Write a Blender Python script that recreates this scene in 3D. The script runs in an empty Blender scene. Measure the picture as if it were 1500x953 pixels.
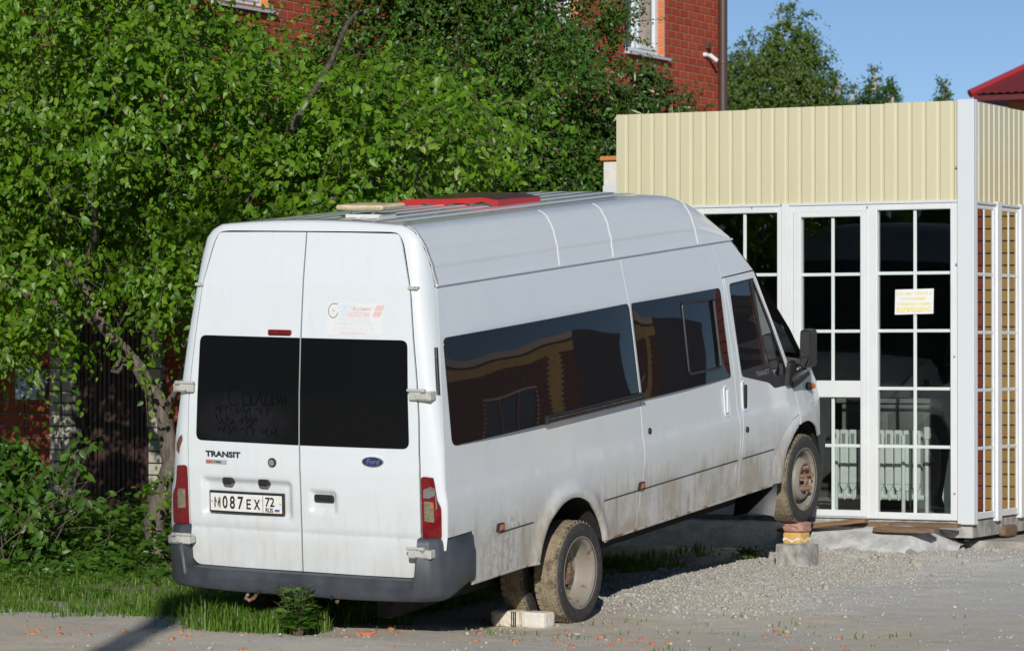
import bpy, math, random
import numpy as np
from mathutils import Matrix, Vector
from mathutils.geometry import delaunay_2d_cdt

random.seed(7)
rng = np.random.default_rng(7)
scene = bpy.context.scene
COL = scene.collection
R = math.radians

# ------------------------------------------------------------------ camera, sky, sun, exposure
cam_data = bpy.data.cameras.new('camera')
cam_data.sensor_width = 36.0
cam_data.lens = 36.0 * 4762.57 / 1500.0
cam_data.clip_start = 0.5
cam_data.clip_end = 3000.0
cam_data.dof.use_dof = True
cam_data.dof.focus_distance = 20.5
cam_data.dof.aperture_fstop = 7.1
camera = bpy.data.objects.new('camera', cam_data)
camera.location = (10.4509, -16.8628, 1.7740)
camera.rotation_euler = (R(90.0 + 0.403), 0.0, R(28.13))
COL.objects.link(camera)
scene.camera = camera

SUN_AZ = (math.sin(R(26.0)), -math.cos(R(26.0)))          # horizontal direction towards the sun (x, y)
SUN_EL = R(20.8)
world = bpy.data.worlds.new('World')
scene.world = world
world.use_nodes = True
wn = world.node_tree
sky = wn.nodes.new('ShaderNodeTexSky')
sky.sky_type = 'NISHITA'
sky.sun_disc = False
sky.sun_elevation = SUN_EL
sky.sun_rotation = math.atan2(SUN_AZ[0], SUN_AZ[1])
sky.altitude = 5000.0
sky.air_density = 1.0
sky.dust_density = 0.05
sky.ozone_density = 2.5
wn.nodes['Background'].inputs['Strength'].default_value = 0.081
wn.links.new(sky.outputs[0], wn.nodes['Background'].inputs['Color'])

sun_data = bpy.data.lights.new('sun', 'SUN')
sun_data.energy = 3.8
sun_data.angle = R(0.55)
sun_data.color = (1.0, 0.975, 0.93)
sun = bpy.data.objects.new('sun', sun_data)
ch = math.cos(SUN_EL)
sun.rotation_euler = Vector((SUN_AZ[0] * ch, SUN_AZ[1] * ch, math.sin(SUN_EL))).to_track_quat('Z', 'Y').to_euler()
COL.objects.link(sun)

scene.view_settings.view_transform = 'Standard'
scene.view_settings.look = 'None'
scene.view_settings.exposure = 0.0
scene.view_settings.gamma = 1.0
scene.view_settings.use_curve_mapping = False
scene.render.engine = 'CYCLES'
scene.cycles.max_bounces = 8
scene.cycles.transparent_max_bounces = 16

# ------------------------------------------------------------------ helpers: tags, objects, mesh builder
def tag(o, label=None, cat=None, group=None, kind=None):
    if label: o['label'] = label
    if cat: o['category'] = cat
    if group: o['group'] = group
    if kind: o['kind'] = kind
    return o

def thing(name, label, cat, loc=(0, 0, 0), rotz=0.0, group=None):
    o = bpy.data.objects.new(name, None)
    o.empty_display_size = 0.1
    COL.objects.link(o)
    o.location = loc
    o.rotation_euler = (0, 0, rotz)
    return tag(o, label, cat, group)

def link(name, me, parent=None, loc=None, rot=None):
    o = bpy.data.objects.new(name, me)
    COL.objects.link(o)
    if parent is not None: o.parent = parent
    if loc is not None: o.location = loc
    if rot is not None: o.rotation_euler = rot
    return o

def raw_mesh(name, verts, faces, mats=(), midx=None, smooth=None):
    me = bpy.data.meshes.new(name)
    me.from_pydata([tuple(map(float, v)) for v in verts], [], [tuple(map(int, f)) for f in faces])
    for m in (mats if isinstance(mats, (list, tuple)) else [mats]): me.materials.append(m)
    if midx is not None: me.polygons.foreach_set('material_index', np.asarray(midx, dtype=np.int32))
    if smooth is not None:
        me.polygons.foreach_set('use_smooth', np.ones(len(me.polygons), dtype=bool))
        if smooth < 180: me.set_sharp_from_angle(angle=R(smooth))
    me.update()
    return me

def fast_mesh(name, V, F, mat):
    """V (n,3), F (m,k) all faces with the same number of corners"""
    V = np.asarray(V, dtype=np.float32); F = np.asarray(F, dtype=np.int32)
    me = bpy.data.meshes.new(name)
    me.vertices.add(len(V)); me.vertices.foreach_set('co', V.ravel())
    k = F.shape[1]
    me.loops.add(F.size); me.loops.foreach_set('vertex_index', F.ravel())
    me.polygons.add(len(F))
    me.polygons.foreach_set('loop_start', np.arange(0, F.size, k, dtype=np.int32))
    me.polygons.foreach_set('loop_total', np.full(len(F), k, dtype=np.int32))
    me.update(calc_edges=True); me.validate()
    me.materials.append(mat)
    return me

class MB:
    """collects shapes; build() links them as ONE mesh object"""
    def __init__(s): s.v = []; s.f = []; s.m = []
    def add(s, verts, faces, m=0):
        b = len(s.v); s.v += [tuple(v) for v in verts]
        s.f += [tuple(i + b for i in f) for f in faces]; s.m += [m] * len(faces)
        return s
    def box(s, lo, hi, m=0, b=0.0, T=None):
        (x0, y0, z0), (x1, y1, z1) = lo, hi
        if b <= 0:
            v = [(x0,y0,z0),(x1,y0,z0),(x1,y1,z0),(x0,y1,z0),(x0,y0,z1),(x1,y0,z1),(x1,y1,z1),(x0,y1,z1)]
            f = [(0,3,2,1),(4,5,6,7),(0,1,5,4),(1,2,6,5),(2,3,7,6),(3,0,4,7)]
        else:
            v = []; idx = {}
            for ix, (xo, sx) in enumerate(((x0, 1), (x1, -1))):
                for iy, (yo, sy) in enumerate(((y0, 1), (y1, -1))):
                    for iz, (zo, sz) in enumerate(((z0, 1), (z1, -1))):
                        for a in range(3):
                            idx[ix, iy, iz, a] = len(v)
                            v.append((xo + (sx*b if a != 0 else 0), yo + (sy*b if a != 1 else 0), zo + (sz*b if a != 2 else 0)))
            g = lambda ix, iy, iz, a: idx[ix, iy, iz, a]
            f = [(g(0,0,0,0),g(0,0,1,0),g(0,1,1,0),g(0,1,0,0)),(g(1,0,0,0),g(1,1,0,0),g(1,1,1,0),g(1,0,1,0)),
                 (g(0,0,0,1),g(1,0,0,1),g(1,0,1,1),g(0,0,1,1)),(g(0,1,0,1),g(0,1,1,1),g(1,1,1,1),g(1,1,0,1)),
                 (g(0,0,0,2),g(0,1,0,2),g(1,1,0,2),g(1,0,0,2)),(g(0,0,1,2),g(1,0,1,2),g(1,1,1,2),g(0,1,1,2))]
            for iy in (0, 1):
                for iz in (0, 1): f.append((g(0,iy,iz,1),g(1,iy,iz,1),g(1,iy,iz,2),g(0,iy,iz,2)))
            for ix in (0, 1):
                for iz in (0, 1): f.append((g(ix,0,iz,0),g(ix,1,iz,0),g(ix,1,iz,2),g(ix,0,iz,2)))
            for ix in (0, 1):
                for iy in (0, 1): f.append((g(ix,iy,0,0),g(ix,iy,1,0),g(ix,iy,1,1),g(ix,iy,0,1)))
            for ix in (0, 1):
                for iy in (0, 1):
                    for iz in (0, 1): f.append((g(ix,iy,iz,0),g(ix,iy,iz,1),g(ix,iy,iz,2)))
        if T is not None: v = [tuple(T @ Vector(p)) for p in v]
        return s.add(v, f, m)
    def tube(s, path, r, n=8, m=0, caps=True):
        path = [Vector(p) for p in path]
        rs = r if isinstance(r, (list, tuple)) else [r] * len(path)
        v = []; f = []; up = None
        for i, p in enumerate(path):
            d = (path[min(i+1, len(path)-1)] - path[max(i-1, 0)])
            d = d.normalized() if d.length > 1e-9 else Vector((0, 0, 1))
            if up is None:
                up = Vector((0, 0, 1)) if abs(d.z) < .9 else Vector((1, 0, 0))
            a = d.cross(up).normalized(); up = a.cross(d).normalized()
            for k in range(n):
                t = 2*math.pi*k/n
                v.append(p + a*math.cos(t)*rs[i] + up*math.sin(t)*rs[i])
        for i in range(len(path)-1):
            for k in range(n):
                f.append((i*n+k, i*n+(k+1) % n, (i+1)*n+(k+1) % n, (i+1)*n+k))
        if caps:
            f.append(tuple(range(n))[::-1]); f.append(tuple((len(path)-1)*n+k for k in range(n)))
        return s.add(v, f, m)
    def rev(s, prof, o=(0, 0, 0), axis='x', n=32, m=0, close=False):
        """profile [(radius, height)] turned about an axis through o"""
        v = []; f = []
        for (r, h) in prof:
            for k in range(n):
                t = 2*math.pi*k/n; a, b = r*math.cos(t), r*math.sin(t)
                p = {'x': (h, a, b), 'y': (a, h, b), 'z': (a, b, h)}[axis]
                v.append((p[0]+o[0], p[1]+o[1], p[2]+o[2]))
        for i in range(len(prof)-1):
            for k in range(n): f.append((i*n+k, i*n+(k+1) % n, (i+1)*n+(k+1) % n, (i+1)*n+k))
        if close:
            f.append(tuple(range(n))[::-1]); f.append(tuple((len(prof)-1)*n+k for k in range(n)))
        return s.add(v, f, m)
    def prism(s, poly, d0, d1, axis='y', m=0):
        """2D polygon pushed along an axis: y -> poly is (x,z); x -> poly is (y,z); z -> (x,y)"""
        n = len(poly)
        def P(u, w, d): return {'y': (u, d, w), 'x': (d, u, w), 'z': (u, w, d)}[axis]
        v = [P(u, w, d0) for u, w in poly] + [P(u, w, d1) for u, w in poly]
        f = [tuple(range(n)), tuple(range(2*n-1, n-1, -1))] + [(i, i+n, (i+1) % n + n, (i+1) % n) for i in range(n)]
        return s.add(v, f, m)
    def grid(s, rows, m=0):
        """rows of points of equal length -> quads"""
        nr, nc = len(rows), len(rows[0])
        v = [p for r in rows for p in r]
        f = [(i*nc+j, i*nc+j+1, (i+1)*nc+j+1, (i+1)*nc+j) for i in range(nr-1) for j in range(nc-1)]
        return s.add(v, f, m)
    def build(s, name, mats, parent=None, smooth=30, rel=True, fixn=False):
        v = s.v
        if parent is not None and rel and parent.get('rel', 1):
            q = parent
            off = Vector((0, 0, 0))
            while q is not None: off = off + q.location; q = q.parent
            v = [(p[0]-off.x, p[1]-off.y, p[2]-off.z) for p in v]
        me = raw_mesh(name, v, s.f, mats, s.m, smooth)
        if fixn:
            import bmesh
            bm = bmesh.new(); bm.from_mesh(me); bmesh.ops.recalc_face_normals(bm, faces=bm.faces); bm.to_mesh(me); bm.free()
        return link(name, me, parent)

def round_poly(pts, r, n=4):
    out = []; N = len(pts)
    for i in range(N):
        p = Vector(pts[i]); a = Vector(pts[i-1]) - p; b = Vector(pts[(i+1) % N]) - p
        rr = r[i] if isinstance(r, (list, tuple)) else r
        rr = min(rr, a.length*.45, b.length*.45)
        if rr <= 1e-5: out.append(tuple(p)); continue
        p0 = p + a.normalized()*rr; p1 = p + b.normalized()*rr
        for k in range(n+1):
            t = k/n
            out.append(tuple(p0*(1-t)**2 + p*2*t*(1-t) + p1*t*t))
    return out

def resample(poly, step):
    out = []; N = len(poly)
    for i in range(N):
        a = Vector(poly[i]); b = Vector(poly[(i+1) % N]); L = (b-a).length
        k = max(1, int(math.ceil(L/step)))
        for j in range(k): out.append(tuple(a.lerp(b, j/k)))
    return out

def inside(P, poly):
    P = np.asarray(P); x, y = P[:, 0], P[:, 1]; c = np.zeros(len(P), bool)
    q = np.asarray(poly); n = len(q); j = n-1
    for i in range(n):
        xi, yi = q[i]; xj, yj = q[j]
        if yi != yj:
            c ^= ((yi > y) != (yj > y)) & (x < (xj-xi)*(y-yi)/(yj-yi)+xi)
        j = i
    return c

def panel(name, outline, mat, parent, fmap, holes=(), step=.05, flange=.012, off=0.0, extra=(), smooth=38):
    """a sheet: 2D outline with holes, triangulated and laid on the surface fmap(u, v, off); its edge is folded inwards"""
    loops = [resample(outline, step)] + [resample(h, step) for h in holes]
    pts = []; edges = []
    for lp in loops:
        b = len(pts); pts += lp; edges += [(b+i, b+(i+1) % len(lp)) for i in range(len(lp))]
    B = np.array(pts)
    lo, hi = B.min(0), B.max(0)
    gu = np.arange(lo[0]+step*.5, hi[0], step); gv = np.arange(lo[1]+step*.5, hi[1], step)
    G = [(u, v) for u in gu for v in gv] + list(extra)
    if G:
        G = np.array(G); ok = inside(G, loops[0])
        for h in loops[1:]: ok &= ~inside(G, h)
        G = G[ok]
        if len(G):
            d = np.min(np.linalg.norm(G[:, None, :]-B[None, :, :], axis=2), axis=1)
            G = G[d > step*.3]
            pts = pts + [tuple(p) for p in G]
    vs, es, fs = delaunay_2d_cdt([Vector(p) for p in pts], edges, [], 0, 1e-6)[:3]
    V2 = np.array([tuple(v) for v in vs]); F = np.array([tuple(f) for f in fs if len(f) == 3])
    cen = V2[F].mean(1); ok = inside(cen, loops[0])
    for h in loops[1:]: ok &= ~inside(cen, h)
    F = F[ok]
    V3 = np.array([fmap(u, v, off) for u, v in V2]); V4 = np.array([fmap(u, v, off+.02) for u, v in V2])
    nrm = np.cross(V3[F[:, 1]]-V3[F[:, 0]], V3[F[:, 2]]-V3[F[:, 0]])
    out = (V4-V3)[F[:, 0]]
    flip = (nrm*out).sum(1) < 0
    F[flip] = F[flip][:, ::-1]
    faces = [tuple(f) for f in F]
    verts = [tuple(v) for v in V3]
    if flange:
        cnt = {}
        for f in faces:
            for a, b in ((f[0], f[1]), (f[1], f[2]), (f[2], f[0])):
                k = (min(a, b), max(a, b)); cnt.setdefault(k, []).append((a, b))
        low = {}
        def lowv(i):
            if i not in low:
                low[i] = len(verts); verts.append(tuple(fmap(V2[i][0], V2[i][1], off-flange)))
            return low[i]
        for k, l in cnt.items():
            if len(l) == 1:
                a, b = l[0]; faces.append((b, a, lowv(a), lowv(b)))
    me = raw_mesh(name, verts, faces, mat, None, smooth)
    return link(name, me, parent)

def text_mesh(s, size, bold=0.0, extrude=0.0, sx=1.0, shear=0.0, align='LEFT'):
    c = bpy.data.curves.new('lettering', 'FONT'); c.body = s; c.size = size; c.offset = bold; c.extrude = extrude
    c.align_x = align; c.shear = shear; c.resolution_u = 3
    o = bpy.data.objects.new('lettering', c); COL.objects.link(o)
    dg = bpy.context.evaluated_depsgraph_get()
    me = bpy.data.meshes.new_from_object(o.evaluated_get(dg))
    bpy.data.objects.remove(o); bpy.data.curves.remove(c)
    if sx != 1.0:
        for v in me.vertices: v.co.x *= sx
    return me

def text_on(mb, s, size, u, v, fmap, off, m=0, bold=0.0, sx=1.0, shear=0.0, align='LEFT', rot=0.0, flip=1):
    """lettering laid flat on a surface"""
    me = text_mesh(s, size, bold, 0.0, sx, shear, align)
    ca, sa = math.cos(rot), math.sin(rot)
    vs = [fmap(u + flip*(w.co.x*ca - w.co.y*sa), v + w.co.x*sa + w.co.y*ca, off) for w in me.vertices]
    mb.add(vs, [tuple(p.vertices) for p in me.polygons], m)
    bpy.data.meshes.remove(me)

# ------------------------------------------------------------------ materials
def new_mat(name):
    m = bpy.data.materials.new(name); m.use_nodes = True
    return m, m.node_tree.nodes, m.node_tree.links, m.node_tree.nodes['Principled BSDF']

def mat(name, color, rough=.5, metal=0.0, spec=.5, coat=0.0, var=0.0, scale=20.0, bump=0.0, bscale=120.0, coords='Object'):
    m, N, L, P = new_mat(name)
    P.inputs['Base Color'].default_value = (*color, 1); P.inputs['Roughness'].default_value = rough
    P.inputs['Metallic'].default_value = metal; P.inputs['Specular IOR Level'].default_value = spec
    P.inputs['Coat Weight'].default_value = coat; P.inputs['Coat Roughness'].default_value = .06
    if var or bump:
        tc = N.new('ShaderNodeTexCoord')
    if var:
        nz = noise(N, L, tc.outputs[coords], scale, 5)
        mx = mixc(N, L, nz, tuple(max(0, c*(1-var)) for c in color), tuple(min(1, c*(1+var)) for c in color), ramp=(.3, .7))
        L.new(mx, P.inputs['Base Color'])
    if bump:
        nb = noise(N, L, tc.outputs[coords], bscale, 4)
        bumpn(N, L, nb, P, bump)
    return m

def noise(N, L, vec, scale, detail=4, rough=.55, dist=0.0):
    n = N.new('ShaderNodeTexNoise'); n.inputs['Scale'].default_value = scale; n.inputs['Detail'].default_value = detail
    n.inputs['Roughness'].default_value = rough; n.inputs['Distortion'].default_value = dist
    if vec is not None: L.new(vec, n.inputs['Vector'])
    return n.outputs['Fac']

def ramp(N, L, fac, a, b, va=0.0, vb=1.0, smooth=True):
    n = N.new('ShaderNodeMapRange'); n.interpolation_type = 'SMOOTHSTEP' if smooth else 'LINEAR'
    n.inputs['From Min'].default_value = a; n.inputs['From Max'].default_value = b
    n.inputs['To Min'].default_value = va; n.inputs['To Max'].default_value = vb
    L.new(fac, n.inputs['Value']); return n.outputs['Result']

def mixc(N, L, fac, a, b, ramp=None):
    if ramp is not None: fac = globals()['ramp'](N, L, fac, *ramp)
    n = N.new('ShaderNodeMix'); n.data_type = 'RGBA'
    if hasattr(fac, 'links'): L.new(fac, n.inputs[0])
    else: n.inputs[0].default_value = fac
    for i, c in ((6, a), (7, b)):
        if hasattr(c, 'links'): L.new(c, n.inputs[i])
        else: n.inputs[i].default_value = (*c, 1)
    return n.outputs[2]

def mth(N, L, op, a, b=None):
    n = N.new('ShaderNodeMath'); n.operation = op
    for i, c in ((0, a), (1, b)):
        if c is None: continue
        if hasattr(c, 'links'): L.new(c, n.inputs[i])
        else: n.inputs[i].default_value = c
    return n.outputs[0]

def bumpn(N, L, h, P, strength, dist=.01):
    b = N.new('ShaderNodeBump'); b.inputs['Strength'].default_value = strength; b.inputs['Distance'].default_value = dist
    L.new(h, b.inputs['Height']); L.new(b.outputs[0], P.inputs['Normal'])

def mapping(N, L, vec, scale=(1, 1, 1)):
    n = N.new('ShaderNodeMapping'); n.inputs['Scale'].default_value = scale; L.new(vec, n.inputs['Vector']); return n.outputs[0]

def random_id(N, L):
    """a random number for each loose piece and each object"""
    g = N.new('ShaderNodeNewGeometry'); o = N.new('ShaderNodeObjectInfo')
    return mth(N, L, 'FRACT', mth(N, L, 'ADD', g.outputs['Random Per Island'], o.outputs['Random']))

def paint(name, dirt, low=.10, high=.80, rust=True):
    """white car paint with road dirt that thickens towards the sill, in the van's own coordinates"""
    m, N, L, P = new_mat(name)
    tc = N.new('ShaderNodeTexCoord'); v = tc.outputs['Object']
    sp = N.new('ShaderNodeSeparateXYZ'); L.new(v, sp.inputs[0])
    grad = ramp(N, L, sp.outputs[2], high, low)
    n1 = noise(N, L, v, 3.0, 6, .65); n2 = noise(N, L, mapping(N, L, v, (9, 9, 1.2)), 3.0, 5); n3 = noise(N, L, v, 60, 3)
    a = mth(N, L, 'MULTIPLY', grad, mth(N, L, 'ADD', ramp(N, L, n1, .30, .72, .40, 1.0), ramp(N, L, n2, .45, .75, 0, .35)))
    a = mth(N, L, 'MULTIPLY', a, dirt)
    fine = mth(N, L, 'MULTIPLY', ramp(N, L, n3, .35, .75), .03)
    a = mth(N, L, 'ADD', a, mth(N, L, 'ADD', fine, mth(N, L, 'MULTIPLY', ramp(N, L, n2, .5, .8), .07)))
    # heavier caked mud near the rear wheel arch
    if dirt > .5:
        yv = sp.outputs[1]
        band = mth(N, L, 'MULTIPLY', ramp(N, L, yv, .25, .7), ramp(N, L, yv, 1.35, 1.0))
        band = mth(N, L, 'MULTIPLY', band, ramp(N, L, sp.outputs[2], .62, .40))
        n5 = noise(N, L, v, 22, 6, .7)
        a = mth(N, L, 'MAXIMUM', a, mth(N, L, 'MULTIPLY', band, ramp(N, L, n5, .40, .62, .15, .95)))
    dc = mixc(N, L, noise(N, L, v, 8, 4), (.40, .345, .255), (.27, .225, .165))
    col = mixc(N, L, mth(N, L, 'MINIMUM', a, .93), (.715, .75, .757), dc)
    if rust:
        n4 = noise(N, L, v, 11, 5, .7)
        rz = mth(N, L, 'MULTIPLY', ramp(N, L, n4, .60, .66), ramp(N, L, sp.outputs[2], .21, .15))
        col = mixc(N, L, rz, col, (.30, .13, .04))
    L.new(col, P.inputs['Base Color'])
    rr = ramp(N, L, a, 0, .6, .30, .75); L.new(rr, P.inputs['Roughness'])
    P.inputs['Coat Weight'].default_value = .95
    L.new(ramp(N, L, a, .0, .5, .045, .5), P.inputs['Coat Roughness'])
    wv = noise(N, L, mapping(N, L, v, (1, 1, 1.6)), 2.2, 2)
    bumpn(N, L, wv, P, .20, .03)
    return m

def clear_glass(name, tint=(.86, .90, .88), rough=0.0, boost=1.6, floor=0.0):
    m = bpy.data.materials.new(name); m.use_nodes = True; N, L = m.node_tree.nodes, m.node_tree.links
    N.remove(N['Principled BSDF'])
    t = N.new('ShaderNodeBsdfTransparent'); t.inputs[0].default_value = (*tint, 1)
    g = N.new('ShaderNodeBsdfGlossy'); g.inputs['Roughness'].default_value = rough
    f = N.new('ShaderNodeFresnel'); f.inputs[0].default_value = 1.52
    k = N.new('ShaderNodeMath'); k.operation = 'MULTIPLY'; k.inputs[1].default_value = boost; L.new(f.outputs[0], k.inputs[0])
    k2 = N.new('ShaderNodeMath'); k2.operation = 'ADD'; k2.use_clamp = True; k2.inputs[1].default_value = floor; L.new(k.outputs[0], k2.inputs[0]); k = k2
    mx = N.new('ShaderNodeMixShader'); L.new(k.outputs[0], mx.inputs[0]); L.new(t.outputs[0], mx.inputs[1]); L.new(g.outputs[0], mx.inputs[2])
    L.new(mx.outputs[0], N['Material Output'].inputs[0])
    return m

def leaf_mat(name, dark, mid, light, odd=None, trans=.35):
    m, N, L, P = new_mat(name)
    rid = random_id(N, L)
    cr = N.new('ShaderNodeValToRGB'); e = cr.color_ramp.elements
    e[0].position = 0; e[0].color = (*dark, 1); e[1].position = .95; e[1].color = (*light, 1)
    k = e.new(.5); k.color = (*mid, 1)
    if odd: k = e.new(1.0); k.color = (*odd, 1)
    L.new(rid, cr.inputs[0]); L.new(cr.outputs[0], P.inputs['Base Color'])
    P.inputs['Roughness'].default_value = .42; P.inputs['Specular IOR Level'].default_value = .45
    tr = N.new('ShaderNodeBsdfTranslucent')
    hs = N.new('ShaderNodeHueSaturation'); hs.inputs['Value'].default_value = 1.5; hs.inputs['Saturation'].default_value = 1.15
    hs.inputs['Hue'].default_value = .485
    L.new(cr.outputs[0], hs.inputs['Color']); L.new(hs.outputs[0], tr.inputs[0])
    mx = N.new('ShaderNodeMixShader'); mx.inputs[0].default_value = trans
    L.new(P.outputs[0], mx.inputs[1]); L.new(tr.outputs[0], mx.inputs[2])
    L.new(mx.outputs[0], N['Material Output'].inputs[0])
    return m

def brick_mat(name, a, b, c=None):
    m, N, L, P = new_mat(name)
    rid = random_id(N, L)
    tc = N.new('ShaderNodeTexCoord')
    col = mixc(N, L, rid, a, b)
    n = noise(N, L, tc.outputs['Object'], 25, 5, .65)
    col = mixc(N, L, mth(N, L, 'MULTIPLY', ramp(N, L, n, .45, .8), .45), col, c or tuple(x*.55 for x in a))
    L.new(col, P.inputs['Base Color']); P.inputs['Roughness'].default_value = .85; P.inputs['Specular IOR Level'].default_value = .12
    bumpn(N, L, noise(N, L, tc.outputs['Object'], 140, 3), P, .25, .004)
    return m

def bark_mat(name, a, b):
    m, N, L, P = new_mat(name)
    tc = N.new('ShaderNodeTexCoord')
    n = noise(N, L, mapping(N, L, tc.outputs['Object'], (9, 9, 1.8)), 4, 6, .7, .6)
    L.new(mixc(N, L, n, a, b, ramp=(.35, .65)), P.inputs['Base Color']); P.inputs['Roughness'].default_value = .9
    bumpn(N, L, n, P, .9, .02)
    return m

M = {}
M['paint_side'] = paint('side_paint', 1.12, .16, .84)
M['paint_rear'] = paint('rear_paint', .40, .18, 1.0, rust=False)
M['paint_roof'] = paint('roof_paint', .15, .0, .2, rust=False)
M['dark_glass'] = mat('tinted_glass', (.009, .0095, .011), .015, spec=.38)
M['rear_glass'] = mat('dusty_rear_glass', (.0055, .006, .0066), .12, spec=.16)
def dusty_glass():
    m, N, L, P = new_mat('dusty_left_rear_glass'); tc = N.new('ShaderNodeTexCoord')
    sp = N.new('ShaderNodeSeparateXYZ'); L.new(tc.outputs['Object'], sp.inputs[0])
    dx = mth(N, L, 'MULTIPLY', mth(N, L, 'ADD', sp.outputs[0], .42), 3.0); dz = mth(N, L, 'MULTIPLY', mth(N, L, 'SUBTRACT', sp.outputs[2], 1.13), 6.0)
    d = mth(N, L, 'ADD', mth(N, L, 'MULTIPLY', dx, dx), mth(N, L, 'MULTIPLY', dz, dz))
    n = noise(N, L, tc.outputs['Object'], 9, 5)
    a = mth(N, L, 'MULTIPLY', ramp(N, L, d, 1.5, .2), ramp(N, L, n, .3, .6, .4, 1))
    L.new(mixc(N, L, a, (.0055, .006, .0066), (.0125, .0132, .0145)), P.inputs['Base Color']); P.inputs['Roughness'].default_value = .12; P.inputs['Specular IOR Level'].default_value = .16
    return m
M['rear_glass_left'] = dusty_glass()
M['dark_glass'].node_tree.nodes['Principled BSDF'].inputs['Specular Tint'].default_value = (1.0, .86, .68, 1)
M['clear'] = clear_glass('clear_glass')
M['pane'] = clear_glass('window_pane_glass', (.90, .92, .91), 0.0, 1.1)
M['coated'] = clear_glass('coated_pane_glass', (.55, .58, .57), 0.0, 1.6, .34)
M['black_plastic'] = mat('black_plastic', (.018, .018, .019), .45, var=.25, scale=30, bump=.15)
M['grey_plastic'] = mat('grey_bumper_plastic', (.050, .055, .064), .5, var=.30, scale=5, bump=.12, bscale=200)
M['under'] = mat('underbody', (.02, .019, .018), .9, var=.4)
M['seal'] = mat('rubber_seal', (.012, .012, .012), .6)
M['crease_shade'] = mat('dark_crease_shade', (.05, .048, .045), .8)
M['zinc'] = mat('dirty_sealant', (.60, .62, .61), .6)
def rusty(name, base, amount, rust=(.22, .10, .045), scale=14.0, rough=.55, metal=0.0):
    m, N, L, P = new_mat(name)
    tc = N.new('ShaderNodeTexCoord'); n = noise(N, L, tc.outputs['Object'], scale, 6, .7)
    c = mixc(N, L, n, base, rust, ramp=(amount, amount+.08))
    c = mixc(N, L, mth(N, L, 'MULTIPLY', noise(N, L, tc.outputs['Object'], scale*3, 4), .35), c, (.12, .10, .08))
    L.new(c, P.inputs['Base Color']); P.inputs['Roughness'].default_value = rough; P.inputs['Metallic'].default_value = metal
    bumpn(N, L, n, P, .25, .005)
    return m
M['rim'] = rusty('dusty_rim_paint', (.29, .26, .21), .57, scale=12)
M['hub'] = rusty('rusty_hub', (.34, .28, .21), .42, (.20, .085, .035), 30)
M['hinge'] = rusty('weathered_hinge_paint', (.56, .56, .51), .57, (.30, .13, .05), 30)
M['red_hatch'] = rusty('worn_red_paint', (.52, .012, .014), .66, (.07, .03, .028), 16, .35)
M['sill'] = rusty('rusty_sill', (.50, .49, .45), .52, (.26, .11, .04), 9)
M['hatch_top'] = rusty('faded_hatch_top', (.085, .016, .018), .55, (.05, .025, .022), 7, .30)
def tyre_mat():
    m, N, L, P = new_mat('dusty_tyre_rubber')
    tc = N.new('ShaderNodeTexCoord'); v = tc.outputs['Object']
    n = noise(N, L, v, 9, 6, .7); n2 = noise(N, L, v, 50, 4)
    g = N.new('ShaderNodeNewGeometry'); sp = N.new('ShaderNodeSeparateXYZ')
    vt = N.new('ShaderNodeVectorTransform'); vt.vector_type = 'NORMAL'; vt.convert_from = 'WORLD'; vt.convert_to = 'OBJECT'
    L.new(g.outputs['Normal'], vt.inputs[0]); L.new(vt.outputs[0], sp.inputs[0])
    tread = ramp(N, L, mth(N, L, 'ABSOLUTE', sp.outputs[0]), .80, .40)       # mud cakes on the tread, less on the sidewall
    a = mth(N, L, 'MULTIPLY', tread, ramp(N, L, n, .32, .56, .25, 1))
    a = mth(N, L, 'ADD', a, mth(N, L, 'MULTIPLY', ramp(N, L, n2, .45, .75), .16))
    c = mixc(N, L, mth(N, L, 'MINIMUM', a, .95), (.030, .030, .031), (.31, .245, .155))
    L.new(c, P.inputs['Base Color']); P.inputs['Roughness'].default_value = .85
    bumpn(N, L, n2, P, .4, .006)
    return m
M['tyre'] = tyre_mat()
M['red_lens'] = mat('red_lens', (.17, .004, .006), .10, coat=.5, var=.25, scale=45)
M['clear_lens'] = mat('clear_lens', (.20, .17, .11), .15, coat=.6, var=.3, scale=60)
M['amber_lens'] = mat('amber_lens', (.62, .13, .015), .12, coat=.5)
M['chrome'] = mat('chrome', (.75, .75, .76), .15, 1.0)
M['mirror'] = mat('mirror_glass', (.80, .82, .85), .02, 1.0)
M['plate_white'] = mat('plate_white', (.74, .73, .67), .4, var=.06, scale=30)
M['ink'] = mat('black_ink', (.012, .012, .014), .5)
M['flag_w'] = mat('flag_white', (.8, .8, .8), .5); M['flag_b'] = mat('flag_blue', (.03, .12, .5), .5); M['flag_r'] = mat('flag_red', (.65, .03, .03), .5)
M['badge_blue'] = mat('badge_blue', (.012, .03, .13), .15, coat=.8)
M['badge_dark'] = mat('badge_dark_chrome', (.06, .065, .075), .3, .6)
M['st_base'] = mat('sticker_film', (.72, .735, .72), .4)
M['st_red'] = mat('faded_red_print', (.74, .50, .48), .5); M['st_blue'] = mat('faded_blue_print', (.60, .65, .72), .5)
M['st_grey'] = mat('faded_grey_print', (.66, .66, .67), .5); M['st_dark'] = mat('dark_print', (.12, .14, .14), .5)
M['dust_mark'] = mat('wiped_dust', (.004, .004, .005), .12, spec=.2)
M['dust_film'] = mat('finger_lines_in_dust', (.0035, .0038, .0042), .5, spec=.05)
M['dust_haze'] = mat('dust_haze', (.0135, .0142, .0155), .5, spec=.12, var=.5, scale=7)
M['cream'] = mat('cream_plastic', (.66, .54, .33), .5, var=.15)
M['seat'] = mat('seat_cloth', (.06, .065, .08), .9)

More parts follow.
